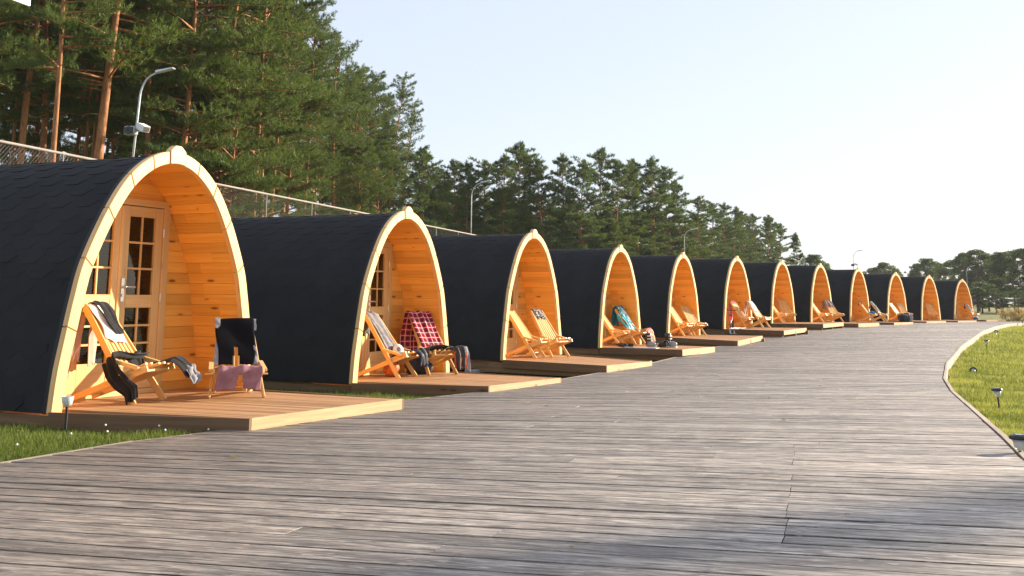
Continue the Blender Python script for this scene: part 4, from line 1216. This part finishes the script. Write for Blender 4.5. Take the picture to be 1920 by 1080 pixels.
garden_lamp(gp(-3.76, 9.32), 'garden lamp without a cap, clear cup on a black stake before the nearest cabin', 'open', h=.34, s=1.2)
garden_lamp(gp(-2.78, 16.84), 'steel garden lamp in the grass before the second nearest cabin', 'steel', h=.26, s=1.15, tilt=(0, R(3), 0))
garden_lamp(gp(.05, 22.2), 'tilted steel garden lamp head beside the third nearest deck', 'steel', h=.26, s=1.25, tilt=(R(-25), R(35), 0))
garden_lamp(gp(3.15, 28.2), 'steel garden lamp in the shade beside the deck with the boots', 'steel', h=.28, s=1.2)
garden_lamp(gp(12.35, 46.3), 'tilted steel garden lamp at the boardwalk edge before the far cabins', 'steel', h=.24, s=1.3, tilt=(R(-30), R(40), 0))
# ------------------------------------------------------------------ trees
def tufts(P, D, rng, k, length, width, spread):
    """k thin triangles per point P around direction D"""
    n = len(P)
    P = np.repeat(P, k, 0); D = np.repeat(D, k, 0)
    d = D + rng.normal(0, spread, D.shape); d /= np.linalg.norm(d, axis=1, keepdims=True) + 1e-9
    s = np.cross(d, rng.normal(0, 1, d.shape)); s /= np.linalg.norm(s, axis=1, keepdims=True) + 1e-9
    L = length * rng.uniform(.6, 1.25, (len(P), 1)); W = width * rng.uniform(.7, 1.3, (len(P), 1))
    P = P + rng.normal(0, length * .18, P.shape)
    A = P - s * W; B = P + s * W; T = P + d * L
    V = np.stack([A, B, T], 1).reshape(-1, 3)
    F = np.arange(len(V)).reshape(-1, 3)
    return V, F

def pine_meshes(seed, H, crown0, spread, n_t=0, dens=1.0, mat='needle', top='round', lean=.3, low=0.0, tl=.22, tw=.0165):
    rng = np.random.default_rng(seed); rnd = random.Random(seed)
    r0 = H * .0068 + .02
    ph = rnd.uniform(0, 6.28)
    def axis(z):
        f = z / H
        return Vector((lean * f * f * H * .12 * math.cos(ph) + .12 * math.sin(f * 7 + ph), lean * f * f * H * .12 * math.sin(ph) + .12 * math.cos(f * 6 + ph), z))
    tr = MB()
    tr.tube([axis(H * k / 14) for k in range(15)], [r0 * (1.25 if k == 0 else 1) * (1 - .93 * (k / 14)) + .012 for k in range(15)], 9, r=.5)
    P = []; D = []; W = []
    z = crown0 * H
    # dead stubs below the crown
    for _ in range(rnd.randint(4, 8)):
        zz = rnd.uniform(.12, max(.2, crown0)) * H; a = rnd.uniform(0, 6.28); L = rnd.uniform(.6, 1.9); p = axis(zz)
        tr.tube([p, p + Vector((math.cos(a) * L * .5, math.sin(a) * L * .5, L * .10)), p + Vector((math.cos(a) * L, math.sin(a) * L, rnd.uniform(-.1, .35) * L))], [.028, .018, .006], 4, r=.5)
    if low: z = low * H
    while z < H * .985:
        f = (z - crown0 * H) / (H * (1 - crown0))
        if f < 0: prof = .55 + .35 * rnd.random(); nb = 1 if rnd.random() < .75 else 2
        else:
            prof = (math.sin(PI * (.20 + .755 * f)) ** .75) if top == 'round' else (1 - f) ** .75
            prof = max(prof, .10); nb = rnd.randint(3, 5)
        for b in range(nb):
            if rnd.random() < .14 and f > 0: continue
            a = rnd.uniform(0, 6.28)
            L = spread * prof * rnd.choice([.45, .7, .85, 1.0, 1.1, 1.3]) * rnd.uniform(.85, 1.1)
            up = rnd.uniform(.05, .35) if f < .55 else rnd.uniform(.3, .8)
            p0 = axis(z + rnd.uniform(-.2, .2)); ca, sa = math.cos(a), math.sin(a)
            bend = rnd.uniform(-.25, .30)
            pt = lambda t: p0 + Vector((ca * L * t - sa * bend * L * t * t, sa * L * t + ca * bend * L * t * t, L * (up * t - .20 * t * t + .10 * t ** 3)))
            tr.tube([pt(0), pt(.33), pt(.66), pt(.97)], [.012 + .016 * L, .010 + .010 * L, .008 + .005 * L, .005], 4, r=.5)
            # side twigs carrying needle tufts
            hue = rnd.random()
            ntw = max(3, int(2 + L * 3.4 * dens))
            tw_p = []; tw_d = []
            for q_ in range(ntw):
                t = .28 + .72 * (q_ + rnd.random()) / ntw
                c = pt(t); sg = 1 if q_ % 2 else -1
                tl_ = L * (.42 - .26 * t) * rnd.uniform(.6, 1.3) + .12
                dv = Vector((ca * .75 - sa * sg * .85, sa * .75 + ca * sg * .85, rnd.uniform(.05, .5))).normalized()
                m = max(2, int(tl_ / .15))
                for e in range(m):
                    f_ = (e + .6) / m
                    tw_p.append(tuple(c + dv * tl_ * f_ + Vector((rnd.gauss(0, .05), rnd.gauss(0, .05), .16 * tl_ * f_ * f_ + rnd.gauss(0, .04)))))
                    tw_d.append(tuple(dv * .8 + Vector((0, 0, .55))))
            c = pt(1.0)
            for e in range(3):
                tw_p.append(tuple(c + Vector((rnd.gauss(0, .08), rnd.gauss(0, .08), rnd.gauss(.03, .05))))); tw_d.append((ca * .7, sa * .7, .7))
            P.append(np.array(tw_p)); D.append(np.array(tw_d)); W.append(np.clip(hue * .8 + rng.normal(0, .12, len(tw_p)), 0, 1))
        z += rnd.uniform(.30, .52) * (H / 16) ** .5
    # leader shoots
    for k in range(10):
        c = axis(H * (1 - .012 * k)); q = np.array(c) + rng.normal(0, .12 + .015 * k, (10, 3)); P.append(q); D.append(rng.normal(0, .4, (10, 3)) + np.array([0, 0, 1.0])); W.append(np.full(10, rnd.random()))
    P = np.concatenate(P); D = np.concatenate(D); W = np.concatenate(W)
    k = 12
    V, F = tufts(P, D, rng, k, tl, tw, .55)
    t_o = tr.build('trunk', M['bark'], None, smooth=True)
    c_o = np_mesh('crown', V, F, M[mat], None, np.clip(np.repeat(W, k) * .7 + rng.uniform(0, .3, len(F)), 0, 1))
    for o in (t_o, c_o): COL.objects.unlink(o)
    return t_o, c_o

def broad_meshes(seed, H, spread, dens=1.0, leaf=.21, crown0=.25, mat='leafgreen', narrow=False):
    rng = np.random.default_rng(seed); rnd = random.Random(seed)
    tr = MB(); tr.tube([(0, 0, 0), (.08, .03, H * .3), (.02, .1, H * .6), (.1, .05, H * .92)], [H * .018, H * .014, H * .009, .02], 8, r=.5)
    P = []; W = []
    for _ in range(int(80 * dens)):
        z = H * (crown0 + (1 - crown0) * rnd.random() ** .8); f = (z / H - crown0) / (1 - crown0)
        R_ = spread * (math.sin(PI * min(1, .12 + .86 * f)) ** .6) * rnd.uniform(.35, 1.05); a = rnd.uniform(0, 6.28)
        c = Vector((math.cos(a) * R_, math.sin(a) * R_, z))
        tr.tube([(.05, .05, z * .72), tuple((c + Vector((0, 0, z * .72))) * .5 + Vector((0, 0, z * .05))), tuple(c)], [.05, .03, .01], 4, r=.5)
        rad = spread * rnd.choice([.09, .12, .16, .2, .26]); m = int(90 * rad * rad / (leaf * leaf) * .35) + 12
        g_ = rng.normal(0, 1, (m, 3)); g_ /= np.linalg.norm(g_, axis=1, keepdims=True); g_ *= rng.uniform(.2, 1, (m, 1)) ** .45
        P.append(np.array(c) + g_ * np.array([rad, rad, rad * .7])); W.append(np.full(m, rnd.random()))
    P = np.concatenate(P); W = np.concatenate(W); n = len(P)
    a = rng.normal(0, 1, (n, 3)); a /= np.linalg.norm(a, axis=1, keepdims=True)
    b = np.cross(a, rng.normal(0, 1, (n, 3))); b /= np.linalg.norm(b, axis=1, keepdims=True)
    s = leaf * rng.uniform(.55, 1.1, (n, 1)) * .5
    V = np.stack([P - a * s, P - b * s * .6, P + a * s, P + b * s * .6], 1).reshape(-1, 3)
    t_o = tr.build('trunk', M['greybark'], None, smooth=True)
    c_o = np_mesh('crown', V, np.arange(len(V)).reshape(-1, 4), M[mat], None, np.clip(W * .7 + rng.uniform(0, .3, n), 0, 1), 4)
    for o in (t_o, c_o): COL.objects.unlink(o)
    return t_o, c_o

def plant(proto, name, x, y, H, H0, label, group, cat='tree', rz=None, tilt=(0, 0), wide=1.0):
    root = empty(name, (x, y, zg(y) - .05), 0, label, cat, group)
    root.rotation_euler = (tilt[0], tilt[1], random.uniform(0, 6.28) if rz is None else rz)
    s = H / H0; root.scale = (s * wide, s * wide, s)
    for o in proto:
        c_ = o.copy(); COL.objects.link(c_); c_.parent = root
    return root

PN = [pine_meshes(1, 22, .36, 2.8), pine_meshes(2, 22, .28, 2.6), pine_meshes(3, 22, .42, 2.5, mat='needle2'),
      pine_meshes(4, 22, .22, 3.1, low=.08), pine_meshes(5, 22, .34, 2.4, mat='needle2', lean=.5)]
FP = dict(dens=1.25, tl=.24, tw=.021)
PF = [pine_meshes(6, 15, .24, 1.9, mat='needle2', **FP), pine_meshes(7, 15, .20, 2.1, mat='needle', **FP),
      pine_meshes(8, 15, .28, 1.7, mat='needle2', **FP), pine_meshes(9, 15, .12, 2.1, low=.04, **FP), pine_meshes(14, 15, .22, 1.6, mat='needle', lean=.5, **FP), pine_meshes(15, 15, .32, 2.2, mat='needle2', **FP)]
BARE = pine_meshes(10, 22, .41, 2.9, dens=1.1, lean=.5)
SLIM = pine_meshes(11, 22, .32, 2.0, lean=.2)
BUSH = pine_meshes(13, 14, .14, 2.8, low=.04)
SPR = pine_meshes(12, 10, .06, 1.9, mat='needle2', top='cone', **FP)
BRD = [broad_meshes(21, 9, 3.0), broad_meshes(22, 9, 3.4, .8), broad_meshes(23, 9, 2.6, .7)]

GA = 'tall pines of the dense stand behind the chain-link fence on the left'
LA = 'tall pine within the dense stand behind the chain-link fence on the left'
def dirx(px_dir, y): return px_dir * y
TA = [  # direction x/y, distance, height, proto, label or None
 (-.500, 40, 23, 5, None), (-.462, 44, 23.5, 2, None), (-.43, 39, 23, 5, 'dark bare-stemmed pine left of the leaning orange pine, above the fence'),
 (-.312, 47, 23, 1, 'bushy pine with foliage hanging low right of the lamp with the loudspeaker'),
 (-.275, 50, 23.5, 3, None), (-.245, 55, 23, 1, None), (-.335, 54, 25, 0, None), (-.285, 62, 25, 1, None), (-.225, 60, 20.5, 3, None),
 (-.208, 62, 20.3, 1, 'pine whose top just leaves the upper picture edge, right end of the tall crowns'),
 (-.186, 70, 19.8, 6, None), (-.168, 76, 20.4, 0, None), (-.152, 82, 19.6, 4, None),
 (-.136, 88, 20.4, 2, None), (-.116, 90, 20.6, 8, 'slender pine at the right end of the near stand, with orange upper stem'),
 (-.122, 84, 13.6, 7, 'bushy low-branched pine at the right foot of the near stand'),
 (-.146, 77, 12, 7, None), (-.262, 50, 12.5, 7, None), (-.235, 58, 21, 2, None), (-.30, 50, 23, 3, None), (-.262, 58, 23, 0, None), (-.215, 68, 20.5, 0, None), (-.195, 66, 19.6, 2, None), (-.177, 80, 20.4, 1, None), (-.158, 86, 20.2, 0, None), (-.142, 84, 19.6, 1, None), (-.128, 92, 20.3, 4, None), (-.104, 93, 18.0, 8, None), (-.32, 60, 24, 1, None), (-.345, 48, 23, 2, None),
 (-.160, 92, 20, 6, None), (-.20, 84, 22, 0, None), (-.225, 77, 23, 2, None), (-.255, 74, 24, 1, None), (-.29, 78, 25, 0, None),
 (-.33, 73, 25, 2, None), (-.37, 68, 25, 5, None), (-.41, 62, 24.5, 0, None), (-.45, 59, 24.5, 0, None), (-.49, 57, 24.5, 1, None), (-.53, 51, 24, 5, None),
 (-.405, 51, 23, 5, 'thin grey-stemmed pine just left of the leaning orange pine'), (-.398, 54, 23, 5, None), (-.355, 63, 23, 5, None), (-.47, 52, 23, 5, None), (-.515, 46, 23, 0, None), (-.445, 49, 23, 2, None), (-.377, 58, 23, 5, None), (-.425, 70, 24, 1, None), (-.385, 75, 24, 2, None),
 (-.31, 89, 25, 3, None), (-.36, 84, 25, 0, None), (-.40, 82, 25, 5, None), (-.44, 74, 25, 2, None), (-.48, 70, 25, 5, None), (-.27, 95, 25, 3, None), (-.235, 95, 24, 1, None),
 (-.56, 42, 24, 1, None), (-.60, 49, 24, 0, None), (-.55, 63, 25, 3, None), (-.62, 60, 25, 1, None),
 (-.178, 97, 19.5, 3, None), (-.145, 101, 19.5, 4, None), (-.127, 100, 18.5, 2, None)]
PN5 = PN + [BARE, SLIM, BUSH, PN[4]]
for d, y, H, p, lab in TA:
    plant(PN5[p], 'pine_tree', d * y, y, H * random.uniform(.98, 1.02), 14 if p == 7 else 22, lab or LA, GA, wide=random.uniform(.92, 1.1) * (.66 if p == 5 else .85 if p == 6 else .9 if p == 8 else 1))
plant(BARE, 'pine_tree', -.394 * 43, 43, 24, 22, 'thick leaning pine with bright orange bark, left of the lamp with the loudspeaker', GA, rz=1.2, tilt=(0, R(4.0)), wide=1.3)
GB = 'pines of the darker row beyond the middle cabins'
LB_ = 'dark pine within the farther row beyond the middle cabins'
TB = [(-.080, 92, 14.2), (-.070, 95, 14.3), (-.052, 100, 14.2), (-.040, 97, 13.6), (-.024, 101, 14.2), (-.008, 97, 14.2), (.005, 100, 15.7), (.014, 103, 15.2), (.030, 99, 14.2), (.050, 102, 15.2), (.066, 100, 14.2),
      (.081, 104, 15.8), (.096, 103, 14.6), (.108, 106, 14.9), (.120, 108, 15.4), (.133, 110, 15.8), (.147, 112, 15.2), (.160, 113, 13.8),
      (.172, 118, 12.6), (.186, 128, 12.9), (.197, 133, 13.2), (.208, 140, 13.5), (.219, 143, 13.0), (.229, 147, 13.1), (.238, 150, 12.8), (.246, 152, 13.4), (.252, 156, 12.4)]
for i, (d, y, H) in enumerate(TB):
    lab = {6: 'tallest pine of the farther row, directly above the third nearest roof', 11: 'pine with sparse twin tips rising between two rounded crowns of the farther row', 15: 'broad rounded pine ending the tall part of the farther row', 25: 'thin open pine at the right end of the farther row, sky showing through'}.get(i, LB_)
    plant(PF[(0, 4, 1, 2, 5, 4, 1, 0, 2, 4, 5, 1)[i % 12]], 'pine_tree', d * y, y, H, 15, lab, GB, wide=random.uniform(.9, 1.2))
for i in range(46):   # second and third rows
    f = i / 45
    d = -.085 + .315 * f + random.uniform(-.006, .006); y = 108 + 48 * f ** 1.4 + random.uniform(0, 16)
    plant(PF[i % 6], 'pine_tree', d * y, y, (13.0 - 1.2 * f) * random.uniform(.92, 1.05) * (y - 6) / (102 + 45 * f), 15, LB_, GB, wide=random.uniform(1.0, 1.3))
for i in range(14):   # low young growth along the foot of that row
    f = i / 13; d = -.08 + .31 * f + random.uniform(-.008, .008); y = 92 + 46 * f ** 1.5
    plant(PF[3], 'young_pine', d * y, y, random.uniform(3.2, 5.5), 15, 'low young pine at the foot of the farther row of pines', 'young pines at the foot of the farther row', wide=1.6)
plant(SPR, 'spruce_tree', .2655 * 140, 140, 10.0, 10, 'small pointed spruce standing alone right of the farther pines', None)
plant(BRD[0], 'broadleaf_tree', .281 * 150, 150, 7.6, 9, 'low bushy tree right of the pointed spruce', None, wide=1.0)
plant(BRD[2], 'broadleaf_tree', .290 * 152, 152, 6.6, 9, 'smallest bush-like tree ending the pine row on the right', None)
GR = 'pale leafy trees at the far right beyond the last cabins'
LR_ = 'pale leafy tree in the far right row beyond the last cabins'
for i, (d, y, H, p, w) in enumerate([(.338, 200, 7.3, 1, 1.2), (.349, 195, 8.2, 0, 1.2), (.358, 202, 7.2, 2, 1.2), (.379, 190, 7.9, 1, 1.0), (.389, 185, 8.6, 0, 1.1), (.399, 188, 8.0, 2, 1.2), (.412, 178, 8.2, 1, 1.1), (.4235, 170, 8.9, 0, 1.0), (.434, 166, 9.3, 2, 1.3), (.443, 168, 8.8, 1, 1.0), (.4555, 160, 8.6, 0, 1.0), (.4675, 158, 8.8, 1, 1.1), (.479, 154, 9.0, 2, 1.3), (.492, 152, 9.2, 0, 1.1), (.51, 150, 9.4, 1, 1.1)]):
    lab = {1: 'pale rounded leafy tree seen between the eighth and ninth cabin roofs', 7: 'tall open leafy tree beside the faint street lamp at the far right', 12: 'leafy tree touching the right picture edge'}.get(i, LR_)
    plant(BRD[p], 'broadleaf_tree', d * y, y, H, 9, lab, GR, wide=w)
for i in range(16):
    d = .40 + .145 * i / 15 + random.uniform(-.004, .004); y = random.uniform(128, 140)
    plant(BRD[i % 3], 'shrub', d * y, y, random.uniform(2.6, 4.2), 9, 'dark shrub in the hedge below the far right trees', 'shrubs in the hedge below the far right trees', 'shrub', wide=1.7)
# out of view: slim trees added for shade on the boardwalk, and a pole
sd = Vector((math.cos(R(29)), math.sin(R(29)), 0)); ce = 1 / math.tan(R(18))
SL = broad_meshes(31, 9, .30, .55, .08, .42)
for (px, py, h_) in ((1.2, 5.45, 23.0), (3.4, 6.1, 21.5)):
    q_ = Vector((px, py, 0)) + sd * (19 * ce); plant(SL, 'broadleaf_tree', q_.x, q_.y, h_, 9, 'unseen slim tree added beyond the right picture edge to shade the boardwalk', 'unseen slim trees added to shade the boardwalk')
q_ = Vector((6.9, 17.2, 0)) + sd * 4.0
fp = empty('unseen_pole', (q_.x, q_.y, zg(q_.y)), 0, 'thin pole beyond the right picture edge', 'pole')  # unseen pole, inferred from the thin shadow line across the boards
q = MB(); q.tube([(0, 0, 0), (0, 0, 5.6)], [.04, .03], 10); q.build('pole_shaft', M['galv'], fp); q = MB(); q.lathe([(0, 0), (.05, .03), (.05, .06), (0, .1)], (0, 0, 5.58), 12); q.build('pole_tip', M['galv'], fp)

# ------------------------------------------------------------------ grass
def lx(E, y):
    for (x0, y0), (x1, y1) in zip(E[:-1], E[1:]):
        if y0 <= y <= y1: return x0 + (x1 - x0) * (y - y0) / (y1 - y0)
    return E[-1][0]
def grass(name, n, y0, y1, xf, mat, h, w, seed, pw=2.0, left=False, clump=0):
    rng = np.random.default_rng(seed)
    u = rng.random(n); y = (y0 ** (1 - pw) + u * (y1 ** (1 - pw) - y0 ** (1 - pw))) ** (1 / (1 - pw))
    tab_y = np.linspace(y0, y1, 260); lo = np.array([xf(t)[0] for t in tab_y]); hi = np.array([xf(t)[1] for t in tab_y])
    a = np.interp(y, tab_y, lo); b = np.interp(y, tab_y, hi); x = a + (b - a) * rng.random(n)
    if clump:
        ci = rng.integers(0, clump, n); cx = x[:clump][ci]; cy = y[:clump][ci]; rr = .05 + .006 * cy
        x = np.maximum(cx + rng.normal(0, 1, n) * rr, np.interp(cy, tab_y, lo)); y = np.clip(cy + rng.normal(0, 1, n) * rr, y0, y1)
    # clumps
    cl = np.sin(x * 3.1 + 2 * np.sin(y * 1.7)) * np.sin(y * 2.6 + 1.5 * np.sin(x * 2.2))
    z = np.array([zgl(-3 if left else 9, t) for t in tab_y]); zz = np.interp(y, tab_y, z)
    H = h * rng.uniform(.45, 1.2, n) * (1 + .35 * cl) * (1 + y / 60); W = w * rng.uniform(.7, 1.3, n) * (1 + y / 14)
    an = rng.uniform(0, 6.28, n); bx = rng.normal(0, .45, n) * H; by = rng.normal(0, .45, n) * H
    A = np.stack([x - np.cos(an) * W, y - np.sin(an) * W, zz - .01], 1); B = np.stack([x + np.cos(an) * W, y + np.sin(an) * W, zz - .01], 1)
    T = np.stack([x + bx, y + by, zz + H], 1)
    V = np.stack([A, B, T], 1).reshape(-1, 3)
    return tag(np_mesh(name, V, np.arange(len(V)).reshape(-1, 3), mat, None, np.clip(.5 + .35 * cl + rng.normal(0, .22, n), 0, 1)), kind='stuff')
grass('lawn_grass', 150000, 7.2, 62, lambda y: (lx(RE, y) + .06, max(lx(RE, y) + .4, .505 * y + .4)), M['grass'], .050, .0032, 3, 1.9)
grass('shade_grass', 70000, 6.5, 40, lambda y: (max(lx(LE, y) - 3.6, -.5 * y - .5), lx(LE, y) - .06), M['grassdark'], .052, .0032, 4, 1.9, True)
grass('lawn_tufts', 12000, 7.2, 45, lambda y: (lx(RE, y) + .08, max(lx(RE, y) + .4, .505 * y + .4)), M['grassdark'], .085, .0036, 9, 1.9, clump=420)
# white clover heads near the left corner
rng = np.random.default_rng(5); n = 26
y = rng.uniform(7.8, 11.5, n); x = np.array([lx(LE, t) for t in y]) - rng.uniform(.1, 2.0, n); zz = np.array([zgl(-3, t) for t in y]) + rng.uniform(.05, .09, n)
q = MB()
for i in range(n):
    q.lathe([(0, -.008), (.010, 0), (.007, .009), (0, .012)], (x[i], y[i], zz[i]), 6)
tag(q.build('clover_flowers', M['petal']), kind='stuff')
# a few fallen leaves on the boards
rng = np.random.default_rng(15); q = MB()
for (x_, y_) in [(1.9, 8.9), (.28, 4.95), (1.75, 5.75), (-.6, 6.9), (2.6, 10.4), (-1.1, 9.4), (3.2, 13.5), (.4, 11.8), (1.2, 7.2), (-1.9, 7.6), (4.6, 16.2), (2.2, 14.8)]:
    a = rng.uniform(0, 6.28); L_ = rng.uniform(.018, .032); ca, sa = math.cos(a), math.sin(a); z_ = zb(y_) + .006
    q.poly([(x_ - ca * L_, y_ - sa * L_, z_), (x_ + sa * L_ * .5, y_ - ca * L_ * .5, z_ + .012), (x_ + ca * L_, y_ + sa * L_, z_ + .004), (x_ - sa * L_ * .5, y_ + ca * L_ * .5, z_ + .014)])
tag(q.build('fallen_leaves', M['weed']), kind='stuff')
# dry weeds behind the far boardwalk edge
rng = np.random.default_rng(6); n = 900
t = rng.random(n); P = np.stack([31.5 + 12 * t, 69.0 + 6 * t + rng.normal(0, .5, n), np.full(n, zg(70)) + rng.uniform(.1, .9, n) ** 1.2], 1)
V, F = tufts(P, np.tile([0, 0, 1.0], (n, 1)), rng, 5, .30, .03, .6)
tag(np_mesh('dry_weeds', V, F, M['weed'], None, rng.random(len(F))), kind='stuff')

# ------------------------------------------------------------------ thin summer haze
hz = MB(); hz.box((0, 115, 16.5), (420, 250, 38)); ho = tag(hz.build('haze', bpy.data.materials.new('haze_air')), kind='stuff')
hm = ho.data.materials[0]; hm.use_nodes = True; hm.node_tree.nodes.clear()
pv = hm.node_tree.nodes.new('ShaderNodeVolumePrincipled'); pv.inputs['Color'].default_value = (.86, .92, 1.0, 1); pv.inputs['Density'].default_value = .00015; pv.inputs['Anisotropy'].default_value = .3
hm.node_tree.links.new(pv.outputs[0], hm.node_tree.nodes.new('ShaderNodeOutputMaterial').inputs['Volume'])

# ------------------------------------------------------------------ sky, sun, camera
SUN_AZ, SUN_EL = 29.0, 18.0      # azimuth measured from +X towards +Y
w = bpy.data.worlds.new('World'); C.world = w; w.use_nodes = True
nt = w.node_tree; bg = nt.nodes['Background']
sky = nt.nodes.new('ShaderNodeTexSky'); sky.sky_type = 'NISHITA'; sky.sun_disc = False
sky.sun_elevation = R(SUN_EL); sky.sun_rotation = R(90 - SUN_AZ)
sky.air_density = 1.0; sky.dust_density = 1.0; sky.ozone_density = 1.5; sky.altitude = 100
hs = nt.nodes.new('ShaderNodeHueSaturation'); hs.inputs['Saturation'].default_value = .95
gm = nt.nodes.new('ShaderNodeGamma'); gm.inputs[1].default_value = .62
nt.links.new(sky.outputs[0], gm.inputs[0]); mxs = nt.nodes.new('ShaderNodeMix'); mxs.data_type = 'RGBA'; mxs.inputs[0].default_value = .58; mxs.inputs[7].default_value = (2.20, 2.36, 2.80, 1)
nt.links.new(gm.outputs[0], mxs.inputs[6]); nt.links.new(mxs.outputs[2], hs.inputs['Color']); nt.links.new(hs.outputs[0], bg.inputs[0]); bg.inputs[1].default_value = .15
sun = bpy.data.lights.new('sun', 'SUN'); sun.energy = 5.0; sun.angle = R(.53); sun.color = (1.0, .86, .66)
so = bpy.data.objects.new('sun', sun); COL.objects.link(so)
sv = Vector((math.cos(R(SUN_AZ)) * math.cos(R(SUN_EL)), math.sin(R(SUN_AZ)) * math.cos(R(SUN_EL)), math.sin(R(SUN_EL))))
so.rotation_euler = sv.to_track_quat('Z', 'Y').to_euler()

cam = bpy.data.cameras.new('camera'); co = bpy.data.objects.new('camera', cam); COL.objects.link(co)
cam.sensor_width = 36; cam.lens = 2000.14 / 1920 * 36; cam.shift_y = -(540 - 248.1) / 1920
cam.clip_start = .1; cam.clip_end = 6000
co.matrix_world = Matrix.Translation((0, 0, EYE)) @ Matrix.Rotation(R(90 + 8.8546), 4, 'X') @ Matrix.Rotation(R(.504), 4, 'Z')
C.camera = co
C.view_settings.view_transform = 'Standard'; C.view_settings.look = 'None'; C.view_settings.gamma = 1; C.view_settings.use_curve_mapping = False
C.view_settings.exposure = 1.36
C.render.engine = 'CYCLES'
C.cycles.use_denoising = True; C.cycles.denoiser = 'OPENIMAGEDENOISE'; C.cycles.denoising_input_passes = 'RGB_ALBEDO_NORMAL'
C.cycles.denoising_prefilter = 'NONE'; C.cycles.denoising_quality = 'HIGH'
C.cycles.use_adaptive_sampling = False
C.cycles.sample_clamp_indirect = 5.0
C.cycles.blur_glossy = 1.0
C.cycles.max_bounces = 8; C.cycles.diffuse_bounces = 4; C.cycles.transparent_max_bounces = 12
